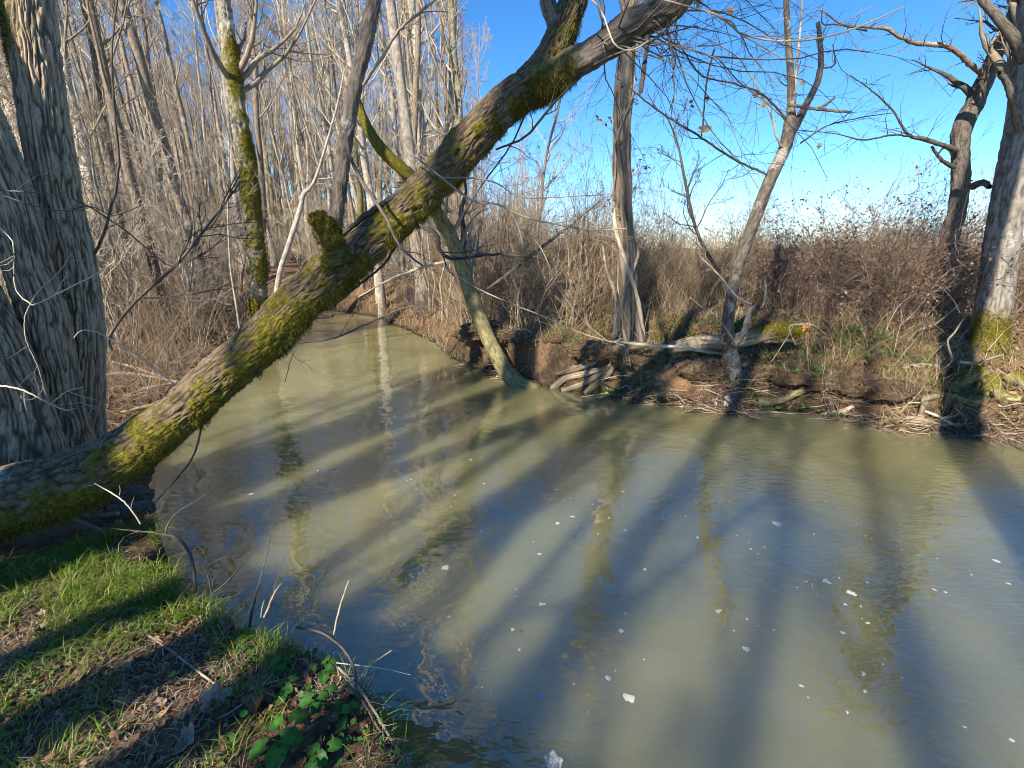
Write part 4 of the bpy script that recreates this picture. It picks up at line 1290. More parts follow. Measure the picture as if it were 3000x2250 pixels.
# leafless shrubs on the far bank and along the creek
GS = 'leafless shrubs on the far bank'
shr = []
for k, (H, mt) in enumerate([(2.2, 'brush'), (1.6, 'brush'), (2.8, 'brush'), (1.3, 'bramble')]):
    o = thing('leafless_shrub', 'twiggy leafless shrub among the tangle on the far bank', 'shrub', (0, 0, 0), GS)
    mb, P1, P2_ = shrub_meshes(H, 26, .8, 8, arch=.18, r=.008, tip=.003, lv=5)
    mb.build('stems', M[mt], o)
    leaf_quads(P2_, 40, .05).build('leaves', M['brambleleaf'], o, kind='stuff')
    shr.append(o)
cnt = 0
tries = 0
pl = []
while cnt < 150 and tries < 4000:
    tries += 1
    y = rng.uniform(8.2, 24)
    az = math.radians(rng.uniform(-11, 46))
    x = y * math.tan(az)
    if x > 13 or any((x - a) ** 2 + (y - b) ** 2 < .36 for a, b in pl):
        continue
    z, d, ins, (wa_, wb_, wc_) = land([x], [y])
    if ins[0] or d[0] < .5 or wc_[0] < max(wa_[0], wb_[0]) or d[0] > 7:
        continue
    if az > math.radians(14) and y < 9.5:
        continue
    pl.append((x, y))
    k = cnt % 4
    s = rng.uniform(.65, 1.1) * (1.0 if az < math.radians(18) else .85)
    if cnt < 4:
        shr[k].location = (x, y, z[0])
        shr[k].scale = (s, s, s)
    else:
        copy_thing(shr[k], (x, y, z[0]), rng.uniform(0, 6.28), s)
    cnt += 1


def scatter(n, xr, yr, keep):
    x = rng.uniform(*xr, n)
    y = rng.uniform(*yr, n)
    z, d, ins, w = land(x, y)
    side = np.argmax(np.stack(w), 0)                 # 0 near, 1 left, 2 far
    ok = keep(x, y, z, d, ins, side)
    return x[ok], y[ok], z[ok], d[ok], side[ok]


def stems_stuff(name, x, y, z, H, mat, r=.003, K=5, arch=.25, twig=2, lean=.35):
    n = len(x)
    mb = MB()
    d = nrm(rng.normal(size=(n, 3)) * np.array([lean, lean, .1]) + np.array([0, 0, 1]))
    L = H * rng.uniform(.4, 1.3, n)
    pts = [np.stack([x, y, z - .03], -1)]
    for k in range(K - 1):
        pts.append(pts[-1] + d * (L / (K - 1))[:, None])
        d = d + rng.normal(size=d.shape) * .16
        d[:, 2] -= arch * .3
        d = nrm(d)
    P = np.stack(pts, 1)
    R = np.repeat((r * rng.uniform(.6, 1.5, n))[:, None], K, 1) * (1 - .7 * np.linspace(0, 1, K))[None]
    tube_batch(mb, P, R, 3, rng.random(n))
    if twig:
        P1, R1 = grow(P, R, twig, .25, .95, rel=.4, ang=(25, 60), K=4, wig=.2, up=.03, ratio=.7, rmin=r * .4)
        tube_batch(mb, P1, R1, 3, rng.random(len(P1)))
    return mb.build(name, mat, kind='stuff')


def blades(name, x, y, z, ln, w, mat, lean=.45, droop=.5, tint=None, parent=None):
    n = len(x)
    mb = MB()
    a = rng.uniform(0, 6.28, n)
    L = rng.uniform(.5, 1.25, n) * ln
    d = nrm(np.stack([np.cos(a) * lean * rng.uniform(.2, 1.6, n), np.sin(a) * lean * rng.uniform(.2, 1.6, n), np.ones(n)], -1))
    sd = np.stack([-np.sin(a), np.cos(a), 0 * a], -1) * (w * rng.uniform(.6, 1.2, n))[:, None]
    p0 = np.stack([x, y, z - .008], -1)
    p1 = p0 + d * (L * .45)[:, None]
    d2 = nrm(d + np.stack([np.cos(a) * droop, np.sin(a) * droop, -droop * rng.random(n)], -1))
    p2 = p1 + d2 * (L * .3)[:, None]
    d3 = nrm(d2 + np.stack([np.cos(a) * droop, np.sin(a) * droop, -droop * 1.2 * rng.random(n)], -1))
    p3 = p2 + d3 * (L * .3)[:, None]
    v = np.stack([p0 - sd, p0 + sd, p1 + sd * .9, p1 - sd * .9, p2 + sd * .6, p2 - sd * .6, p3], 1)
    b = np.arange(n)[:, None] * 7
    t = rng.random(n) if tint is None else tint
    mb.add(v.reshape(-1, 3), np.concatenate([b + np.array([[0, 1, 2, 3]]), b + np.array([[3, 2, 4, 5]])]), b + np.array([[5, 4, 6]]), None, np.repeat(t, 7))
    return mb.build(name, mat, parent, kind='stuff')


# left bank and woodland floor brush
x, y, z, d, s = scatter(15000, (-26, -2), (5.5, 30), lambda x, y, z, d, i, s: (~i) & (s == 1) & (d > .25) & (rng.random(len(x)) < np.clip(1.3 - y / 34, .2, 1)))
stems_stuff('undergrowth', x, y, z, 1.35, M['brush'], .0055, 5, .16, 4)
x, y, z, d, s = scatter(12000, (-8, -2), (3.6, 13), lambda x, y, z, d, i, s: (~i) & (s == 1) & (d > .05) & (n2(x, y, .8, 2, 70) > .45))
stems_stuff('undergrowth', x, y, z, .55, M['brush'], .003, 5, .7, 2, .9)
# far-bank dead weeds
x, y, z, d, s = scatter(26000, (-8, 14), (5.5, 24), lambda x, y, z, d, i, s: (~i) & (s == 2) & (d > .12) & (d < 6.5) & (n2(x, y, .7, 2, 71) > .40))
stems_stuff('dead_weeds', x, y, z, .62, M['brush'], .0032, 5, .5, 2, .6)
x, y, z, d, s = scatter(15000, (1.5, 15), (7.8, 15), lambda x, y, z, d, i, s: (~i) & (s == 2) & (d > 2.4) & (d < 7.5) & (n2(x, y, .8, 2, 78) > .42))
stems_stuff('dead_weeds', x, y, z, 1.5, M['brush'], .0036, 6, .22, 3, .4)
# sticks and flood debris lodged along the far waterline
x, y, z, d, s = scatter(60000, (-1.5, 9), (4.5, 9.5), lambda x, y, z, d, i, s: (~i) & (s == 2) & (d < .45) & (n2(x, y, 1.6, 2, 79) > .44))
x, y, z = x[:900], y[:900], z[:900]
n = len(x)
dv = nrm(rng.normal(size=(n, 3)) * np.array([1, .45, .3]))
Ls = rng.uniform(.12, .55, n)[:, None]
p0 = np.stack([x, y - .05, z + .03], -1)
p1 = p0 + dv * Ls * .5 + rng.normal(size=(n, 3)) * .03
P = np.stack([p0, p1, p0 + dv * Ls + rng.normal(size=(n, 3)) * .03], 1)
P[:, :, 2] = np.maximum(P[:, :, 2], .01)
mb = MB()
tube_batch(mb, P, (rng.uniform(.003, .013, n) * rng.uniform(.4, 1, n))[:, None] * np.array([[1, .85, .5]]), 5, rng.random(n) * .8)
mb.build('flood_debris', M['brush'], kind='stuff')
# turf lip overhanging the cut bank
mb = MB()
lips = []
for k in range(46):
    u = rng.uniform(1330, 2620)
    v = float(np.interp(u, [1330, 1500, 1700, 1900, 2150, 2350, 2620], [985, 990, 1015, 1045, 1085, 1110, 1135])) + rng.normal(0, 10)
    p = onground(u, v)
    a = rng.uniform(-.5, .5)
    L_, w_, h_ = rng.uniform(.14, .36), rng.uniform(.10, .22), rng.uniform(.06, .13)
    lips.append((p[0], p[1] - .13, p[2] + h_ * .6, L_, w_))
    th, ph = np.meshgrid(np.arange(20) / 20 * 2 * math.pi, np.linspace(-1.45, 1.45, 12), indexing='ij')
    q_ = np.stack([np.cos(th) * np.cos(ph), np.sin(th) * np.cos(ph), np.sin(ph)], -1).reshape(-1, 3)
    rr = 1 + 1.1 * (fbm(q_ * 2.2 + k * 7, 3, 5) - .5) + .7 * (fbm(q_ * 6.5 + k * 5, 2, 7) - .5)
    q_ = q_ * rr[:, None] * np.array([L_, w_, h_])
    q_ = np.stack([q_[:, 0] * math.cos(a) - q_[:, 1] * math.sin(a), q_[:, 0] * math.sin(a) + q_[:, 1] * math.cos(a), q_[:, 2]], -1) + p + np.array([0, -.13, -.015])
    i_, j_ = np.meshgrid(np.arange(20), np.arange(11), indexing='ij')
    q4 = np.stack([i_ * 12 + j_, ((i_ + 1) % 20) * 12 + j_, ((i_ + 1) % 20) * 12 + j_ + 1, i_ * 12 + j_ + 1], -1).reshape(-1, 4)
    mb.add(q_, q4, None, np.tile([.5, 0, 0], (len(q_), 1)), .5)
mb.build('ground', M['ground'], kind='structure')
lp = np.array(lips)
li = rng.integers(0, len(lp), 5200)
ox, oy = rng.normal(0, .55, 5200), rng.normal(-.25, .5, 5200)
blades('dry_grass', lp[li, 0] + ox * lp[li, 3], lp[li, 1] + oy * lp[li, 4], lp[li, 2] - .05 * (ox ** 2 + oy ** 2) - .01, .22, .0028, M['drygrass'], 1.3, 1.6)
li = rng.integers(0, len(lp), 3000)
ox, oy = rng.normal(0, .5, 3000), rng.normal(.1, .45, 3000)
blades('grass', lp[li, 0] + ox * lp[li, 3], lp[li, 1] + oy * lp[li, 4], lp[li, 2] - .05 * (ox ** 2 + oy ** 2) - .01, .13, .0032, M['grass'], .9, 1.1, tint=rng.beta(2, 2.5, 3000))
# dry grass at the bend, on the far bank top and in the field
x, y, z, d, s = scatter(26000, (-8, 4), (7, 20), lambda x, y, z, d, i, s: (~i) & (s == 2) & (d < 2.6) & (d > .01) & (rng.random(len(x)) < np.clip((y - 7) / 3, .08, 1)))
blades('dry_grass', x, y, z, .42, .005, M['drygrass'], .8, .8)
x, y, z, d, s = scatter(40000, (-4, 60), (9, 60), lambda x, y, z, d, i, s: (~i) & (s == 2) & (d > 3.5) & (x + .35 * y > 2))
blades('dry_grass', x, y, z, .55, .012, M['drygrass'], .5, .5)
x, y, z, d, s = scatter(52000, (-2, 9), (5, 11), lambda x, y, z, d, i, s: (~i) & (s == 2) & (d > .03) & (d < 3) & (n2(x, y, 1.6, 2, 66) > .36))
blades('dry_grass', x, y, z, .24, .003, M['drygrass'], 1.1, 1.4)
# green grass on the far bank
x, y, z, d, s = scatter(42000, (-1, 9), (4.5, 10), lambda x, y, z, d, i, s: (~i) & (s == 2) & (d > .06) & (d < 2.2) & (n2(x, y, 1.1, 3, 72) > .47))
blades('grass', x, y, z, .13, .004, M['grass'], .7, .7, tint=rng.beta(2, 2.5, len(x)))


# near bank grass: dense tufts on the edge, sparser on the trodden soil
def near_keep(x, y, z, d, i, s):
    dens = .55 * n2(x, y, 2.1, 2, 73) + .45 * n2(x, y, 7.5, 2, 74)
    edge = np.exp(-d / .16)
    up = sm((y - 1.6) / .5)
    want = sm((dens - .505 + .16 * edge + .05 * up) / .07) * (.16 + .6 * np.maximum(edge, up))
    return (~i) & (s == 0) & (d > .015) & (rng.random(len(x)) < want) & (x > -4.2)


x, y, z, d, s = scatter(120000, (-3.6, .3), (.8, 3.1), near_keep)
k = len(x)
tt = np.where(rng.random(k) < .16, rng.uniform(.85, 1, k), rng.beta(2.2, 2.4, k) * .8)
blades('grass', x, y, z, .08 + .06 * np.exp(-d / .2) + .05 * (n2(x, y, 7.5, 2, 74) > .56), .0019, M['grass'], .8, .9, tint=tt)
x, y, z, d, s = scatter(46000, (-3.6, .3), (.7, 3.0), lambda x, y, z, d, i, s: (~i) & (s == 0) & (d > .02) & (n2(x, y, 3.1, 2, 75) > .42))
blades('dry_grass', x, y, z + .004, .075, .0016, M['drygrass'], 2.6, 1.2)


# ------------------------------------------------------------------ dead leaves
def leaf_mesh(kind, n_arm=5, curl=.35, seed=0):
    r_ = np.random.default_rng(seed)
    a = np.linspace(-math.pi * .92, math.pi * .92, 22)
    if kind == 'lobed':
        r = .55 + .38 * np.abs(np.cos(a * n_arm / 2)) ** 1.4 + .04 * r_.normal(size=len(a))
    elif kind == 'oval':
        r = .5 / np.sqrt((np.cos(a) / 1.0) ** 2 + (np.sin(a) / .52) ** 2) * 1.7 + .02 * r_.normal(size=len(a))
    else:
        r = .75 - .2 * np.abs(a) / math.pi + .05 * r_.normal(size=len(a))
    x, y = r * np.cos(a), r * np.sin(a)
    rim = np.stack([x, y, np.zeros_like(x)], -1) * .5
    inn = rim * .5
    v = np.vstack([[[-.1, 0, 0]], inn, rim])
    z = curl * (v[:, 1] ** 2 * 2.2 + .6 * (v[:, 0] + .1) ** 2) + .05 * np.sin(v[:, 0] * 9 + seed) * np.abs(v[:, 1])
    z -= .04 * np.exp(-(v[:, 1] / .05) ** 2)
    v[:, 2] = z + .04 * r_.normal(size=len(v)) * (np.arange(len(v)) > 22)
    n = len(a)
    t = [[0, 1 + i, 2 + i] for i in range(n - 1)]
    q = [[1 + i, 1 + n + i, 2 + n + i, 2 + i] for i in range(n - 1)]
    mb = MB()
    mb.add(v, q, t, v, .1 * seed % 1)
    st = np.stack([np.linspace(-.05, -.5, 4), .03 * np.sin(np.arange(4)), .02 + .02 * np.arange(4)], -1)
    tube_batch(mb, st[None], np.full((1, 4), .012), 4, .1)
    return mb.mesh('dead_leaf')


leaf_protos = [leaf_mesh(k, a, c, s) for s, (k, a, c) in enumerate([('lobed', 5, .3), ('lobed', 6, .7), ('oval', 5, .5), ('heart', 5, .4), ('oval', 5, 1.1), ('lobed', 5, 1.0)])]
for me in leaf_protos:
    me.materials.append(M['leaf'])


def leaf_at(p, size, k, label, group=None, tilt=.35):
    o = bpy.data.objects.new('dead_leaf', leaf_protos[k % 6])
    COL.objects.link(o)
    o.location = (p[0], p[1], p[2] + .012)
    o.rotation_euler = (rng.normal(0, tilt), rng.normal(0, tilt), rng.uniform(0, 6.28))
    o.scale = (size,) * 3
    return tag(o, label, 'leaf', group)


SPEC = [(310, 1850, .11, 3, 'pinkish brown curled leaf in the shade near the bank edge'), (345, 1842, .09, 1, 'orange-brown leaf beside the pinkish curled leaf'), (630, 2055, .17, 0, 'large grey-brown crumpled leaf in the middle of the trampled soil'),
        (755, 2085, .17, 5, 'grey veined leaf folded beside the green leafy plants'), (545, 2190, .17, 1, 'tan lobed leaf lying at the bottom edge of the bank'), (140, 1975, .12, 0, 'rusty leaf at the edge of the tree shadow'),
        (795, 1935, .10, 5, 'upright tan leaf leaning on the green leafy plants'), (930, 2210, .12, 5, 'dry curled brown leaf between the lowest green leaves'), (470, 2070, .10, 3, 'small tan leaf on the bare soil'), (130, 1790, .10, 2, 'long pale leaf in the shadow band'),
        (290, 1835, .08, 2, 'dry brown leaf under the pinkish curled leaf'), (215, 1905, .08, 3, 'dull leaf in the shaded grass at left')]
for u, v, s_, k, lb in SPEC:
    leaf_at(onground(u, v), s_ * .75, k, lb)
x, y, z, d, s = scatter(2600, (-3.2, .1), (.85, 3.0), lambda x, y, z, d, i, s: (~i) & (s == 0) & (d > .05) & (n2(x, y, 2.4, 2, 80) > .45))
for i in range(min(205, len(x))):
    leaf_at((x[i], y[i], z[i]), rng.uniform(.035, .075), i, 'small dead brown leaf lying on the near bank', 'dead leaves on the near bank', .5)
x, y, z, d, s = scatter(1500, (-1, 8), (5, 9.5), lambda x, y, z, d, i, s: (~i) & (s == 2) & (d > .2) & (d < 2.5))
for i in range(min(80, len(x))):
    leaf_at((x[i], y[i], z[i] + .02), rng.uniform(.09, .17), i, 'orange-brown dead leaf caught on the far bank', 'dead leaves on the far bank', .5)


def litter(name, x, y, z, size):
    n = len(x)
    mb = MB()
    c = np.stack([x, y, z + .012], -1)
    nn = nrm(rng.normal(size=(n, 3)) * .45 + np.array([0, 0, 1]))
    d1 = nrm(np.cross(nn, rng.normal(size=(n, 3)))) * (size * rng.uniform(.5, 1.2, n))[:, None]
    sd = np.cross(nn, d1) * rng.uniform(.3, .6, (n, 1))
    up = nn * (size * rng.uniform(.05, .35, n))[:, None]
    v = np.stack([c - d1 * .5, c + sd + up, c + d1 * .5, c - sd + up], 1)
    b = np.arange(n)[:, None] * 4
    mb.add(v.reshape(-1, 3), None, np.concatenate([b + np.array([[0, 1, 2]]), b + np.array([[0, 2, 3]])]), None, np.repeat(rng.random(n), 4))
    return mb.build(name, M['litter'], kind='stuff')


x, y, z, d, s = scatter(26000, (-24, -2), (3.2, 34), lambda x, y, z, d, i, s: (~i) & (s == 1) & (d > .15) & (rng.random(len(x)) < np.clip(1.5 - y / 24, .25, 1)))
litter('leaf_litter', x, y, z, .11)
x, y, z, d, s = scatter(26000, (-6, 12), (4.5, 15), lambda x, y, z, d, i, s: (~i) & (s == 2) & (d > .15) & (d < 5) & (n2(x, y, 1.2, 2, 81) > .42))
litter('leaf_litter', x, y, z, .09)
x, y, z, d, s = scatter(9000, (-3.4, .2), (.7, 3.2), lambda x, y, z, d, i, s: (~i) & (s == 0) & (d > .03) & (n2(x, y, 2.0, 2, 82) > .42))
litter('leaf_litter', x, y, z - .006, .028)


# ------------------------------------------------------------------ green plants on the near bank
def plant_leaf(mb, base, d, up, size):
    """heart-shaped scalloped leaf on a stalk"""
    a = np.linspace(-math.pi * .86, math.pi * .86, 19)
    r = .5 * (1 - .18 * np.cos(a) * 0 + .06 * np.cos(11 * a)) * (1.0 - .12 * np.abs(np.sin(a)))
    x = r * np.cos(a) * 1.1 + .12
    y_ = r * np.sin(a) * .92
    rim = np.stack([x, y_], -1)
    loc = np.vstack([[[-.12, 0]], rim * .55, rim]) * size
    d = nrm(np.asarray(d, float))
    up = nrm(up - d * np.dot(up, d))
    sd = np.cross(up, d)
    z = -.9 * (loc[:, 1] ** 2) / size * -.5 - .5 * np.maximum(loc[:, 0], 0) ** 2 / size + .015 * size * np.sin(loc[:, 1] / size * 40)
    v = base + loc[:, :1] * d + loc[:, 1:] * sd + z[:, None] * up
    n = len(a)
    mb.add(v, [[1 + i, 1 + n + i, 2 + n + i, 2 + i] for i in range(n - 1)], [[0, 1 + i, 2 + i] for i in range(n - 1)], None, np.concatenate([[.9], np.full(n, .55), np.full(n, .35)]) + rng.uniform(-.2, .2))


PLANTS = [(842, 2205, .115, 5, 'leafy green plant with the largest scalloped leaves, at the bottom of the bank'), (935, 2245, .09, 4, 'leafy green plant cut by the bottom edge of the picture'), (842, 2035, .075, 4, 'round-leaved green plant beside the grey folded leaf'),
          (835, 1950, .075, 5, 'bright green plant in the middle of the leafy clump'), (880, 1905, .07, 4, 'low green plant with two flat leaves near the water edge'), (930, 1900, .075, 3, 'green plant at the outermost tip of the bank'),
          (760, 1850, .07, 5, 'dark green plant at the upper end of the leafy clump'), (725, 1868, .06, 4, 'small green plant left of the dry straw stalks'), (810, 1885, .07, 5, 'dark green plant right of the dry straw stalks'), (945, 2075, .08, 5, 'shaded green plant hanging over the bank edge'),
          (960, 1975, .07, 4, 'shaded green plant above the bank roots'), (1010, 2100, .06, 4, 'small dark plant low on the bank face')]
for u, v, s_, n, lb in PLANTS:
    s_ *= .82
    p = onground(u, v)
    o = thing('leafy_plant', lb, 'plant', p, 'green leafy plants on the near bank')
    for k in range(n):
        a = k * 2.4 + rng.uniform(-.4, .4)
        out = np.array([math.cos(a), math.sin(a), 0])
        hgt = s_ * rng.uniform(.35, 1.0)
        tipp = p + out * s_ * rng.uniform(.3, .8) * (k > 0) + np.array([0, 0, hgt])
        mb = MB()
        st = np.stack([p + (tipp - p) * t_ + np.array([0, 0, .15 * s_ * math.sin(t_ * 3.1)]) for t_ in np.linspace(0, 1, 5)])
        plant_leaf(mb, st[-1], out + np.array([0, -.2, -.1]), np.array([rng.normal(0, .25), -.35 + rng.normal(0, .2), 1]), s_ * rng.uniform(.65, 1.1))
        tube_batch(mb, st[None], np.full((1, 5), .0016), 4, .7)
        mb.build('leaf', M['greenleaf'], o)


# small-leaved ground ivy between them
def clover(x, y, z, size):
    n = len(x)
    mb = MB()
    c = np.stack([x, y, z + rng.uniform(.01, .05, n)], -1)
    nn = nrm(rng.normal(size=(n, 3)) * .35 + np.array([0, -.25, 1]))
    d1 = nrm(np.cross(nn, rng.normal(size=(n, 3))))
    d2 = np.cross(nn, d1)
    a = np.arange(7) / 7 * 2 * math.pi
    s_ = (size * rng.uniform(.5, 1.2, n))[:, None, None]
    v = c[:, None] + s_ * (d1[:, None] * np.cos(a)[None, :, None] + d2[:, None] * np.sin(a)[None, :, None]) * .5
    v = np.concatenate([c[:, None] - nn[:, None] * s_ * .1, v], 1)
    b = np.arange(n)[:, None] * 8
    t = np.concatenate([b + np.array([[0, 1 + i, 1 + (i + 1) % 7]]) for i in range(7)])
    mb.add(v.reshape(-1, 3), None, t, None, np.repeat(rng.random(n), 8))
    mb.build('ground_ivy', M['greenleaf'], kind='stuff')


x, y, z, d, s = scatter(9000, (-2.4, .1), (.9, 2.4), lambda x, y, z, d, i, s: (~i) & (s == 0) & (d > .0) & (rng.random(len(x)) < .35 * np.exp(-d / .16) * sm((x + 1.5) / .4)))
clover(x, y, z, .028)
x, y, z, d, s = scatter(9000, (-3.2, .1), (.9, 2.9), lambda x, y, z, d, i, s: (~i) & (s == 0) & (n2(x, y, 3, 2, 90) > .68))
clover(x, y, z - .012, .016)
x, y, z, d, s = scatter(5000, (1, 9), (4.5, 9), lambda x, y, z, d, i, s: (~i) & (s == 2) & (d < 2) & (n2(x, y, 1.5, 2, 91) > .56))
clover(x, y, z + .02, .06)


# dry stalks, twigs and roots of the near bank: traced, each from its own foot
def stalk(name, label, cat, rows, mat, group=None, S=6, twigs=0, foot=True, tl=.12):
    C = px_ctrl(rows)
    if name != 'fallen_twig' and inside(C[:1, 0], C[:1, 1])[0]:
        best = min(((1 - f_) * np.array(a) + f_ * np.array(b) for a, b in zip(NEAR0[:-1], NEAR0[1:]) for f_ in np.linspace(0, 1, 12)), key=lambda q_: np.hypot(*(q_ - C[0, :2])))
        C = np.vstack([[best[0], best[1], .40, C[0, 3]], C])
    o_base = C[0, :3]
    A = resamp(C, 5 * len(rows))
    P = A[:, :3] + rng.normal(size=(len(A), 3)) * A[:, 3:4] * .15
    mb = MB()
    tube_batch(mb, P[None], A[None, :, 3], S, .8)
    if twigs:
        P1, R1 = grow(P[None], A[None, :, 3], twigs, .25, 1, length=tl, ang=(20, 55), K=5, wig=.2, up=.0, ratio=.6, rmin=.0009)
        tube_batch(mb, P1, R1, 4, .8)
    o = mb.build(name, M[mat], base=tuple(o_base))
    return tag(o, label, cat, group)


GD = 'dry stalks rising from the near bank'
for rows, mt, lb, tw in [
    ([(712, 1845, 1.82, 6), (750, 1735, 1.84, 5), (775, 1650, 1.86, 5), (787, 1600, 1.88, 4), (792, 1520, 1.9, 2)], 'drygrass', 'tall pale straw stalk reaching highest above the water', 3),
    ([(775, 1808, 1.78, 7), (790, 1770, 1.79, 7), (808, 1730, 1.8, 5), (826, 1708, 1.8, 3)], 'drygrass', 'thick broken straw stalk with a bleached tip', 1),
    ([(765, 1808, 1.78, 4), (768, 1780, 1.78, 4), (775, 1758, 1.78, 3)], 'drygrass', 'short straw stalk left of the bleached broken one', 0),
    ([(868, 1850, 1.75, 3), (890, 1800, 1.76, 3), (912, 1740, 1.78, 5), (945, 1695, 1.8, 3), (965, 1650, 1.8, 2)], 'drygrass', 'bent straw stalk with a frayed seed head', 5),
    ([(978, 1858, 1.6, 6), (990, 1800, 1.62, 6), (1008, 1740, 1.64, 5), (1022, 1700, 1.66, 4)], 'drygrass', 'single straight pale straw out over the water', 0),
    ([(880, 1850, 1.78, 3), (905, 1810, 1.8, 3), (930, 1785, 1.8, 2)], 'drygrass', 'thin wispy straw below the frayed seed head', 1),
    ([(1080, 1948, 1.5, 3), (1110, 1930, 1.5, 4), (1148, 1905, 1.5, 4)], 'drygrass', 'short pale straw sticking out right over the water', 0),
    ([(985, 1942, 1.55, 4), (1060, 1950, 1.56, 3), (1130, 1960, 1.58, 3), (1202, 1977, 1.6, 2)], 'twig_pale', 'thin pale twig lying out over the water from the bank', 0),
    ([(728, 1855, 1.85, 8), (738, 1795, 1.88, 10), (745, 1760, 1.9, 8), (752, 1735, 1.9, 4)], 'twig_dark', 'dark woody stub behind the straw stalks', 1),
    ([(665, 1855, 1.85, 4), (685, 1825, 1.86, 5), (700, 1800, 1.87, 3)], 'drygrass', 'short bent straw left of the leafy clump', 0),
    ([(490, 1810, 1.95, 3), (500, 1790, 1.95, 4), (497, 1775, 1.95, 3)], 'drygrass', 'tiny upright straw in the grass tuft', 0),
]:
    stalk('dry_stalk', lb, 'plant stalk', rows, mt, GD, twigs=tw)
for rows, mt, lb, tw in [
    ([(574, 1760, 2.05, 11), (570, 1690, 2.1, 11), (562, 1640, 2.15, 10), (545, 1600, 2.2, 9), (515, 1575, 2.25, 8), (450, 1560, 2.35, 6), (390, 1555, 2.45, 5), (300, 1545, 2.5, 3)], 'twig_dark', 'dark arching bramble cane over the water at the bank corner', 3),
    ([(485, 1572, 2.3, 6), (490, 1540, 2.3, 6), (520, 1500, 2.35, 5), (580, 1465, 2.4, 4), (640, 1425, 2.45, 2)], 'twig_dark', 'thin dark twig rising from the arching cane', 2),
    ([(412, 1535, 2.5, 6), (400, 1515, 2.5, 6), (365, 1470, 2.5, 6), (320, 1440, 2.5, 5), (275, 1415, 2.5, 3)], 'twig_pale', 'pale forked twig in front of the dark root hollow', 3),
    ([(622, 1745, 2.0, 6), (610, 1690, 2.02, 5), (600, 1665, 2.04, 3)], 'twig_dark', 'short dark twig beside the arching cane', 1),
    ([(625, 1738, 1.98, 5), (670, 1700, 2.02, 5), (710, 1655, 2.1, 3)], 'twig_dark', 'low dark twig leaning out over the water', 1),
    ([(606, 1665, 2.1, 4), (640, 1640, 2.15, 4), (700, 1610, 2.2, 3), (750, 1560, 2.25, 2)], 'twig_dark', 'long thin dark twig slanting over the water', 2),
]:
    stalk('bramble_cane', lb, 'cane', rows, mt, 'canes at the near bank edge', twigs=tw)
# twigs lying on the soil
for px, w, mt, lb in [
    ([(360, 1850), (430, 1860), (490, 1900), (570, 1960), (640, 2010)], 9, 'twig', 'long pale twig lying across the trampled grass'),
    ([(420, 1828), (470, 1827), (520, 1832)], 7, 'twig', 'short pale twig at the top of the trampled patch'),
    ([(500, 2240), (560, 2170), (640, 2120), (710, 2085)], 14, 'twig_dark', 'dark stick half buried in the soil at the bottom'),
    ([(700, 2040), (760, 2010), (830, 1990)], 6, 'drygrass', 'straw-coloured stem lying beside the leafy plants'),
    ([(160, 1625), (225, 1600), (310, 1560)], 7, 'twig', 'pale twig lying across the bright grass strip'),
    ([(640, 2105), (700, 2070), (800, 1975)], 5, 'twig_pale', 'thin tan stem across the grey folded leaf'),
    ([(1000, 1980), (990, 2005), (930, 2050), (860, 2110)], 5, 'twig_pale', 'bent pale twig over the green plants'),
]:
    rows = []
    for u, v in px:
        p = onground(u, v)
        rows.append((u, v, p[1] - .01, w))
    stalk('fallen_twig', lb, 'twig', rows, mt, 'twigs lying on the near bank')
# roots hanging down the near bank face
for k, px in enumerate([[(860, 1838), (930, 1850), (990, 1890), (1030, 1950), (1040, 2020)], [(985, 1955), (1040, 2010), (1090, 2080), (1130, 2150), (1165, 2215)], [(1000, 1990), (1060, 2060), (1100, 2130), (1150, 2200)]]):
    rows = [(u + 6, v, 1.62 - .0009 * (v - 1850), 9) for u, v in px]
    stalk('bank_root', ['dark root arching along the edge of the leafy clump', 'pale root trailing down the bank edge to the bottom', 'dark root hugging the bank edge below the leafy plants'][k], 'root', rows, ['twig_dark', 'twig', 'twig_dark'][k], 'roots along the near bank edge', twigs=4, tl=.1)

# driftwood and roots in the hollow under the leaning trunk
for rows, mt, lb in [
    ([(195, 1515, 2.75, 24), (240, 1535, 2.72, 24), (285, 1555, 2.68, 22), (305, 1575, 2.64, 20), (312, 1600, 2.6, 16)], 'wood', 'pale bent driftwood stick below the leaning trunk'),
    ([(225, 1505, 2.85, 15), (265, 1515, 2.85, 15), (300, 1510, 2.85, 13), (345, 1505, 2.85, 12)], 'wood', 'dark driftwood stick behind the pale bent one'),
    ([(190, 1550, 2.7, 14), (225, 1543, 2.7, 14), (255, 1548, 2.68, 10)], 'wood', 'short grey driftwood stick left of the pale bent one'),
    ([(300, 1470, 3.0, 60), (350, 1455, 3.05, 66), (400, 1450, 3.1, 58), (448, 1452, 3.15, 40)], 'bark_dark', 'dark wet root knob jutting into the water'),
    ([(320, 1500, 2.95, 46), (380, 1490, 3.0, 44), (430, 1480, 3.05, 34), (450, 1500, 3.05, 22)], 'bark_dark', 'lower dark wet root beside the root knob'),
    ([(345, 1530, 2.75, 30), (360, 1560, 2.7, 30), (385, 1590, 2.66, 24)], 'wood', 'grey broken stump standing at the bank corner'),
    ([(270, 1515, 2.8, 12), (290, 1500, 2.8, 10), (305, 1492, 2.8, 6)], 'wood', 'stubby driftwood prong pointing up'),
]:
    C = px_ctrl(rows)
    mb = MB()
    hero(mb, C, .012, 22, furrow(.006, 40, 10), None, cap=True, seed=41)
    tag(mb.build('driftwood', M[mt], base=tuple(C[0, :3])), lb, 'driftwood', 'driftwood under the leaning trunk')

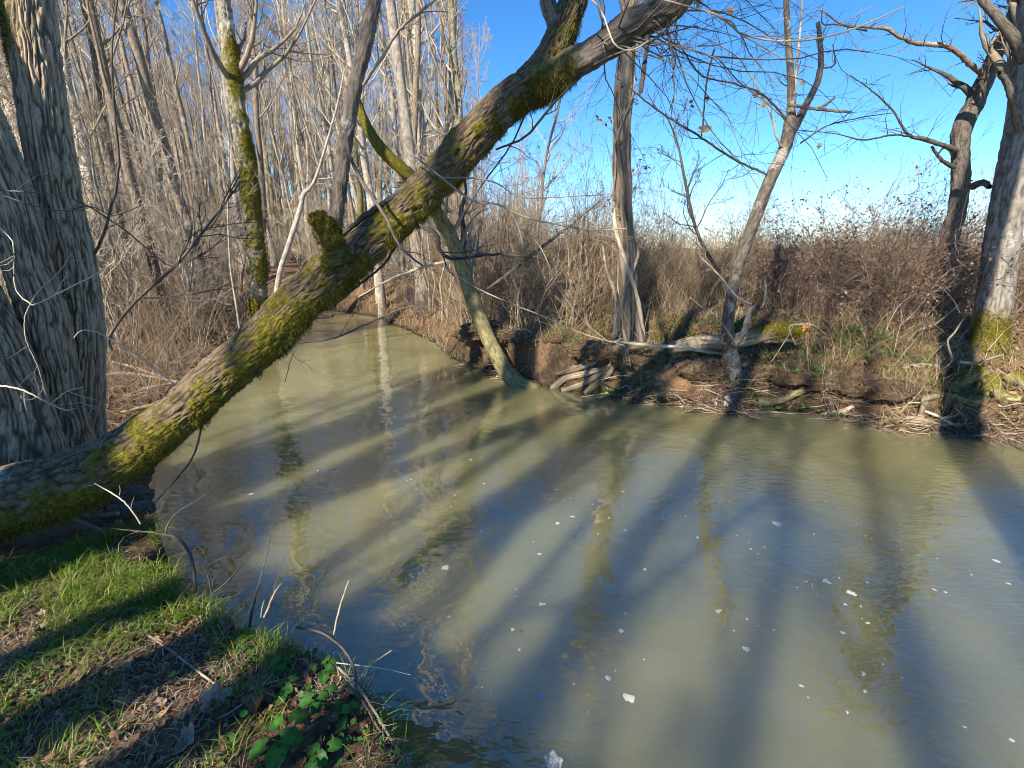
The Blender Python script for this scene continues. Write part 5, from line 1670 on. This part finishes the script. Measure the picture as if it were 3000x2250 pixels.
# ------------------------------------------------------------------ fallen wood on the left bank
LOGS = [([(334, 985), (429, 949), (542, 931), (691, 904)], 10, 'twig_dark', 'long dark pole leaning low across the left bank', .25),
        ([(460, 1010), (490, 1045), (505, 1062)], 14, 'wood', 'short pale bark-stripped stick on the sunlit left bank', .1),
        ([(480, 1060), (560, 1060), (640, 1050)], 14, 'wood', 'brown rotting log lying along the left bank', .05),
        ([(600, 950), (660, 975), (720, 985)], 16, 'wood', 'grey fallen limb in the shaded brush pile', .1),
        ([(430, 980), (520, 960), (600, 985)], 10, 'twig_dark', 'dark fallen limb over the brush pile', .2),
        ([(330, 1060), (420, 1085), (540, 1130)], 8, 'twig_pale', 'long pale cane bending over the left bank', .3),
        ([(280, 1100), (380, 1094), (520, 1118)], 8, 'twig_pale', 'straight pale cane low over the left bank', .25),
        ([(330, 1180), (420, 1140), (520, 1120)], 9, 'twig', 'grey stick in the dark hollow behind the leaning trunk', .12),
        ([(350, 1210), (430, 1190), (500, 1180)], 10, 'bark_olive', 'mossy stick lowest in the dark hollow', .08),
        ([(880, 925), (930, 930), (975, 925)], 10, 'twig_dark', 'dark log at the waterline of the creek bend', .1)]
for px, w, mt, lb, lift in LOGS:
    rows = []
    for j_, (u, v) in enumerate(px):
        p = onground(u, v + 12)
        rows.append((u, v, max(3.9, min(p[1], 14)), w))
    Yc = float(np.median([r_[2] for r_ in rows]))
    rows = [(u, v, Yc + .3 * (r_[2] - Yc), w) for (u, v, _, w), r_ in zip(rows, rows)]
    C = px_ctrl(rows)
    mb = MB()
    hero(mb, C, .03, 12, furrow(.004, 40, 10), None, cap=True, seed=43)
    tag(mb.build('fallen_branch', M[mt], base=tuple(C[0, :3])), lb, 'fallen branch', 'fallen wood on the left bank')

# ------------------------------------------------------------------ far bank wood
WOOD = [
    ('log', [(1960, 1020, 7.25, 40), (2040, 1008, 7.2, 44), (2120, 1002, 7.1, 46), (2190, 992, 7.05, 46), (2260, 975, 7.0, 44), (2340, 965, 6.95, 40)], 'wood', 'long fallen log behind the forked tree with a mossy broken end', True),
    ('driftwood', [(1632, 1095, 7.35, 12), (1700, 1072, 7.3, 24), (1770, 1042, 7.3, 34), (1840, 1018, 7.3, 32), (1900, 1010, 7.3, 16)], 'wood', 'upper pale driftwood log pointing left to a tip', False),
    ('driftwood', [(1618, 1140, 7.3, 20), (1655, 1110, 7.3, 19), (1710, 1092, 7.35, 18), (1770, 1080, 7.4, 14)], 'wood', 'lower pale driftwood prong reaching the water', False),
    ('driftwood', [(1645, 1146, 7.2, 15), (1695, 1126, 7.2, 16), (1750, 1098, 7.25, 15), (1790, 1068, 7.3, 12)], 'wood', 'brown middle driftwood prong beneath the upper one', False),
    ('driftwood', [(1710, 1156, 7.05, 17), (1742, 1128, 7.1, 19), (1778, 1096, 7.2, 18), (1800, 1068, 7.3, 14)], 'wood', 'steep brown driftwood root at the water', False),
    ('driftwood', [(1800, 1000, 7.0, 6), (1900, 1010, 6.95, 9), (1980, 1020, 6.9, 10), (2080, 1035, 6.8, 12), (2130, 1040, 6.75, 8)], 'twig_pale', 'long thin bleached pole lying below the log', False),
    ('driftwood', [(2220, 1180, 6.2, 24), (2290, 1170, 6.2, 20), (2330, 1150, 6.25, 18), (2380, 1140, 6.3, 8)], 'bark_olive', 'greenish branch lying along the waterline right of the forked tree', False),
    ('driftwood', [(2410, 1212, 5.95, 10), (2460, 1205, 5.95, 16), (2500, 1190, 5.98, 10)], 'twig_pale', 'short pale stick at the foot of the brown earth face', False),
    ('driftwood', [(2570, 1245, 5.6, 14), (2620, 1228, 5.62, 22), (2680, 1232, 5.65, 28), (2730, 1240, 5.65, 24), (2775, 1240, 5.65, 16)], 'wood', 'stout grey root log lying at the waterline under the big tree', False),
    ('driftwood', [(2690, 1225, 5.6, 20), (2700, 1190, 5.65, 20), (2715, 1170, 5.7, 20), (2750, 1160, 5.8, 14)], 'wood', 'grey elbow-shaped root standing on the root log', False),
    ('driftwood', [(2710, 1205, 5.5, 8), (2760, 1225, 5.48, 9), (2800, 1245, 5.46, 10), (2845, 1238, 5.46, 8)], 'twig_pale', 'thin curved pale root reaching right over the root log', False),
    ('driftwood', [(2740, 1262, 5.5, 18), (2760, 1245, 5.52, 16), (2775, 1230, 5.55, 10)], 'wood', 'short slanting stick at the water below the big tree', False),
    ('driftwood', [(2850, 1225, 5.6, 10), (2880, 1212, 5.6, 12), (2890, 1200, 5.6, 8)], 'wood', 'small forked stick left of the mossy roots', False),
    ('driftwood', [(2640, 1078, 6.4, 12), (2700, 1070, 6.4, 16), (2780, 1078, 6.4, 12)], 'wood', 'brown branch lying on the grassy ledge left of the big tree', False),
    ('driftwood', [(2420, 1140, 6.1, 6), (2500, 1137, 6.05, 12), (2560, 1138, 6.05, 10), (2600, 1150, 6.0, 5)], 'wood', 'flat stick along the top of the brown earth face', False),
    ('fallen_branch', [(2330, 1010, 6.6, 5), (2310, 960, 6.6, 8), (2340, 950, 6.55, 9), (2380, 950, 6.55, 8), (2420, 980, 6.5, 5)], 'twig', 'thin pale branch arching over the mossy log end', False),
    ('fallen_branch', [(2660, 1000, 7.0, 8), (2690, 965, 6.95, 10), (2740, 950, 6.9, 10), (2790, 915, 6.8, 8), (2815, 885, 6.8, 5)], 'twig', 'bleached forked branch leaning against the dark tree foot', False),
    ('fallen_branch', [(2790, 1050, 6.0, 14), (2778, 1000, 6.0, 12), (2790, 970, 6.0, 10), (2825, 930, 6.05, 7)], 'twig', 'grey branch propped up in front of the mossy roots', False),
    ('fallen_branch', [(2810, 1060, 5.95, 16), (2850, 1062, 5.95, 12), (2890, 1055, 5.95, 10), (2940, 1038, 5.95, 5)], 'twig', 'pale branch lying across the mossy roots', False),
    ('fallen_branch', [(2920, 1080, 6.0, 9), (2970, 1115, 5.9, 9), (2998, 1150, 5.85, 8), (2996, 1230, 5.8, 6)], 'twig', 'drooping pale branch at the far right edge', False),
    ('fallen_branch', [(2590, 980, 7.2, 7), (2640, 900, 7.2, 6), (2700, 850, 7.2, 4)], 'twig', 'pale bramble stem slanting up left of the dark tree', False),
    ('fallen_branch', [(2600, 985, 7.2, 6), (2660, 930, 7.2, 6), (2710, 880, 7.2, 4)], 'twig', 'lower pale bramble stem slanting up left of the dark tree', False),
    ('fallen_branch', [(2160, 1010, 6.3, 4), (2110, 940, 6.3, 5), (2060, 900, 6.3, 4), (2020, 870, 6.3, 3)], 'twig', 'thin pale whip leaning left of the forked tree', False),
    ('fallen_branch', [(2260, 1060, 6.3, 4), (2300, 990, 6.3, 5), (2330, 945, 6.35, 5), (2360, 948, 6.4, 4)], 'twig', 'thin pale whip below the mossy log end', False),
]
for nm, rows, mt, lb, mossend in WOOD:
    rr_ = []
    for u, v, Yw, w in rows:
        pg = onground(u, v)
        rad = .5 * w / F * Yw
        Yn = min(Yw, pg[1] - .4 * rad)
        if nm == 'driftwood' and Yw - Yn < .6:
            Yn = max(Yn, pg[1] - 1.4 * rad) if pg[1] < Yw + .5 else Yn
        rr_.append((u, v, Yn, w))
    if nm == 'fallen_branch':
        rr_ = [(a_, b_, c_, d_ * .6) for a_, b_, c_, d_ in rr_]
        mt = 'twig'
    C = px_ctrl(rr_)
    C[1:-1, :3] += rng.normal(size=(len(C) - 2, 3)) * .015
    # rest on the land where the traced line dips into it
    mb = MB()
    mf = (lambda N, B, t, P: np.clip((t - .55) * 2.5 + .3 * N[:, 2], 0, 1)) if mossend else (lambda N, B, t, P: np.clip(.25 * N[:, 2] + .5 * (fbm(B * 4, 2) - .55), 0, 1))
    P, R, N, V, m_ = hero(mb, C, .02, 26, furrow(.007 if C[:, 3].max() > .04 else .002, 34, 5), mf, cap=True, seed=47)
    if mossend:
        root = thing(nm, lb, 'log', C[0, :3])
        mb.build('bole', M[mt], root)
        tufts(V, N, m_, 1600, .45, (.015, .05), .004, .3).build('moss', M['moss'], root, kind='stuff')
        mb = MB()
        e = C[-1, :3]
        for q_ in range(9):
            d = np.array([.12, -.02, 0]) + rng.normal(size=3) * .05
            tube_batch(mb, np.stack([e + rng.normal(size=3) * .03, e + d * .6, e + d])[None], np.array([[.03, .022, .004]]), 5)
        mb.build('broken_end', M['rotten'], root)
    else:
        tag(mb.build(nm, M[mt], base=tuple(C[0, :3])), lb, 'driftwood' if nm == 'driftwood' else 'fallen branch', 'dead wood on the far bank')

# root fibres hanging from the undercut bank
x = rng.uniform(-.8, 8.5, 5200)
x = x[n2(x, x * 0, 2.2, 2, 95) > .52]
pts = np.array(FAR)
yy = np.interp(x, *[a for a in zip(*sorted([(p[0], p[1]) for p in FAR if -5 < p[0] < 14 and p[1] < 12]))])
d0 = rng.uniform(.02, .3, len(x))
z0 = land(x, yy + d0)[0] + .02
mb = MB()
n = len(x)
pts = [np.stack([x, yy + d0 - .03, z0], -1)]
d = nrm(np.stack([rng.normal(0, .4, n), np.full(n, -.5), rng.normal(-.4, .5, n)], -1))
L = rng.uniform(.15, .6, n)
for k in range(5):
    pts.append(pts[-1] + d * (L / 5)[:, None])
    d = d + rng.normal(size=d.shape) * .3
    d[:, 2] -= .25
    d = nrm(d)
P = np.stack(pts, 1)
P[:, :, 2] = np.maximum(P[:, :, 2], .004)
tube_batch(mb, P, np.repeat((.0032 * rng.uniform(.4, 1.8, n))[:, None], 6, 1) * np.linspace(1, .4, 6)[None], 4, rng.random(n))
mb.build('hanging_roots', M['bramble'], kind='stuff')


# white cloth snagged at the foot of the forked tree
def rag(name, label, u0, v0, u1, v1, Y, hang, seed):
    a, b = at(u0, v0, Y), at(u1, v1, Y - .05)
    U, W = np.meshgrid(np.linspace(0, 1, 14), np.linspace(0, 1, 12), indexing='ij')
    p = a[None, None] * (1 - U[..., None]) + b[None, None] * U[..., None]
    edge = 1 + .35 * vnoise(np.stack([U.ravel() * 6, 0 * U.ravel(), 0 * U.ravel() + seed], -1), 3).reshape(U.shape)
    drop = W * hang * edge * (.7 + .3 * np.sin(U * 3.1))
    p = p + np.stack([.10 * W * (1 - U), -.10 * W - .03 * np.sin(U * 9 + W * 4), -drop + .02 * np.sin(U * 7)], -1)
    k = np.arange(13)[:, None] * 12 + np.arange(11)[None]
    q = np.stack([k, k + 1, k + 13, k + 12], -1).reshape(-1, 4)
    mb = MB()
    v = p.reshape(-1, 3)
    mb.add(np.vstack([v, v + [0, .006, -.004]]), np.vstack([q, q[:, ::-1] + 168]), None, np.vstack([v, v]))
    tag(mb.build(name, M['cloth'], base=tuple(a)), label, 'cloth')


rag('torn_cloth', 'torn dirty white cloth snagged beside the foot of the forked tree', 2085, 1172, 2136, 1152, 6.35, .14, 1)
rag('cloth_scrap', 'small pointed white scrap at the waterline below the torn cloth', 2130, 1214, 2162, 1192, 6.25, .06, 5)


# ------------------------------------------------------------------ foam on the water
def foam_mesh(seed):
    r_ = np.random.default_rng(seed)
    n = 18
    a = np.arange(n) / n * 2 * math.pi
    r = .5 * (1 + .35 * np.sin(2 * a + r_.uniform(0, 6)) * r_.random() + .35 * np.sin(3 * a + r_.uniform(0, 6)) * r_.random() + .2 * np.sin(5 * a + r_.uniform(0, 6)) * r_.random() + .10 * r_.normal(size=n))
    s = r_.uniform(.55, 1)
    rim = np.stack([np.cos(a) * r, np.sin(a) * r * s, 0 * a], -1)
    mid = rim * .75 + [0, 0, .05]
    v = np.vstack([rim, mid, [[0, 0, .07]]])
    mb = MB()
    mb.add(v, [[i, (i + 1) % n, n + (i + 1) % n, n + i] for i in range(n)], [[n + i, n + (i + 1) % n, 2 * n] for i in range(n)], v)
    me = mb.mesh('foam_fleck')
    me.materials.append(M['foam'])
    return me


foams = [foam_mesh(k) for k in range(8)]
Z8 = [(485, 42, 20), (540, 18, 14), (572, 56, 12), (550, 90, 22), (395, 112, 8), (418, 156, 16), (70, 207, 30), (153, 199, 16), (675, 23, 10), (735, 68, 12), (635, 82, 10), (808, 213, 14), (190, 45, 8), (48, 95, 10), (1300, 45, 40), (1003, 95, 18),
      (1200, 137, 14), (427, 342, 22), (82, 388, 14), (318, 436, 16), (232, 436, 8), (736, 377, 16), (721, 441, 22), (343, 511, 14), (450, 525, 7), (434, 550, 11), (514, 565, 18), (545, 637, 12), (671, 616, 26), (750, 690, 46), (425, 683, 30), (340, 775, 9),
      (468, 920, 80), (1080, 368, 22), (1186, 397, 12), (1230, 424, 16), (1285, 438, 14), (1138, 441, 8), (1183, 508, 28), (1388, 645, 20), (1413, 688, 8), (1618, 600, 18), (1623, 665, 18), (1480, 257, 28), (1527, 245, 12), (1572, 300, 34), (1550, 343, 14),
      (1608, 350, 12), (1540, 447, 20), (1633, 412, 14), (1880, 288, 16), (1922, 298, 12), (2110, 182, 26), (2155, 266, 16), (2018, 233, 10), (1993, 798, 16), (2168, 847, 20), (1558, 743, 12), (665, 508, 8), (805, 547, 7), (600, 740, 5), (20, 636, 14), (1648, 100, 8), (1435, 83, 10), (1760, 615, 10), (1690, 565, 8), (1428, 268, 8), (1632, 262, 10)]
Z5 = [(33, 1521, 22), (230, 1350, 20), (240, 1278, 12), (838, 1322, 26), (925, 1476, 20), (745, 1470, 24), (808, 1432, 12), (910, 1310, 10), (1338, 1476, 14), (1300, 1512, 14), (1395, 1514, 18), (1158, 1616, 20), (830, 1638, 16), (958, 1650, 12), (1630, 1612, 24), (1825, 1528, 18), (508, 1000, 8), (395, 1020, 8), (380, 1120, 14), (275, 1610, 12), (450, 1448, 18), (580, 1160, 8)]
Z4 = [(1628, 1544, 30), (1535, 1607, 16), (2060, 1393, 20), (2170, 1380, 26), (2140, 1412, 14), (2195, 1440, 18), (2120, 1486, 8), (1930, 1378, 10)]
FO = [(1250 + a * .791, 1500 + b * .791, c * .791) for a, b, c in Z8] + [(1000 + a * .452, 750 + b * .452, c * .452) for a, b, c in Z5] + [(a * .452, 750 + b * .452, c * .452) for a, b, c in Z4]
ZW = [(1095, 138, 10), (1153, 150, 14), (1145, 90, 6), (2135, 573, 24), (1950, 618, 10), (1328, 28, 7)]
FO += [(a * .565, 1500 + b * .565, c * .565) for a, b, c in ZW]
for (ua, va, ub, vb, nn) in [(1010, 1330, 1500, 1560, 14), (1560, 1480, 2150, 1500, 16), (2150, 1560, 2640, 1900, 18), (1500, 1700, 1800, 2000, 12), (2400, 1480, 2980, 1760, 14), (1250, 1900, 1600, 2150, 8)]:
    for _ in range(nn):
        f_ = rng.random()
        FO.append((ua + (ub - ua) * f_ + rng.normal(0, 28), va + (vb - va) * f_ + rng.normal(0, 20), rng.uniform(3, 7)))
for k, (u, v, w) in enumerate(FO):
    p = atz(u, v, 0)
    if inside(np.array([p[0]]), np.array([p[1]]))[0] == False or land([p[0]], [p[1]])[1][0] < .05:
        continue
    s_ = .82 * w / F * depth(p)
    o = bpy.data.objects.new('foam_fleck', foams[k % 8])
    COL.objects.link(o)
    o.location = (p[0], p[1], .002)
    o.rotation_euler = (0, 0, rng.uniform(0, 6.28))
    o.scale = (s_ * 1.1, s_ * 1.1, min(s_, .04) * .5)
    if w > 50:
        tag(o, 'largest white foam patch, cut by the bottom edge of the picture', 'foam')
    elif 34 < w:
        tag(o, 'long foam patch in the shaded middle of the foreground water', 'foam')
    else:
        tag(o, 'small white foam fleck drifting on the muddy creek', 'foam', 'foam flecks on the creek')
p = atz(1528, 1851, 0)
leaf_at(p - np.array([0, 0, .008]), .03, 2, 'tiny dark leaf floating among the foam flecks', None, .1)
# dead leaves hanging on the twigs in front of the sky
for u, v, Y, s_, lb in [(2062, 385, 6.1, .30, 'large folded dead leaf hanging in the thin twigs against the sky'), (2127, 248, 6.35, .13, 'dark dead leaf hanging below the dark branch'), (2072, 292, 6.15, .16, 'brown curled leaf clinging to the hanging stick'), (2135, 33, 5.9, .15, 'dark leaf cluster near the top edge'),
                        (2025, 300, 6.2, .10, 'small dark leaf hanging left of the stick'), (2026, 315, 6.2, .10, 'lowest small dark leaf left of the stick'), (2213, 285, 6.6, .12, 'brown leaf hanging beside the branch joint'), (2237, 305, 6.6, .15, 'twisted brown leaf below the branch joint'), (2347, 248, 6.7, .12, 'dark leaf between the two forked stems'), (2400, 430, 6.7, .13, 'small leaf right of the forked tree'), (2045, 5, 5.9, .16, 'dark leaf touching the top edge')]:
    o = leaf_at(at(u, v, Y), s_ * .68, int(u) % 6, lb, None, .4)
    o.rotation_euler = (1.4 + rng.normal(0, .3), rng.normal(0, .5), rng.uniform(0, 6))
    o.name = 'hanging_leaf'
print('OBJS', len(sc.objects), 'TRIS', sum(len(me.loops) - 2 * len(me.polygons) for me in bpy.data.meshes))
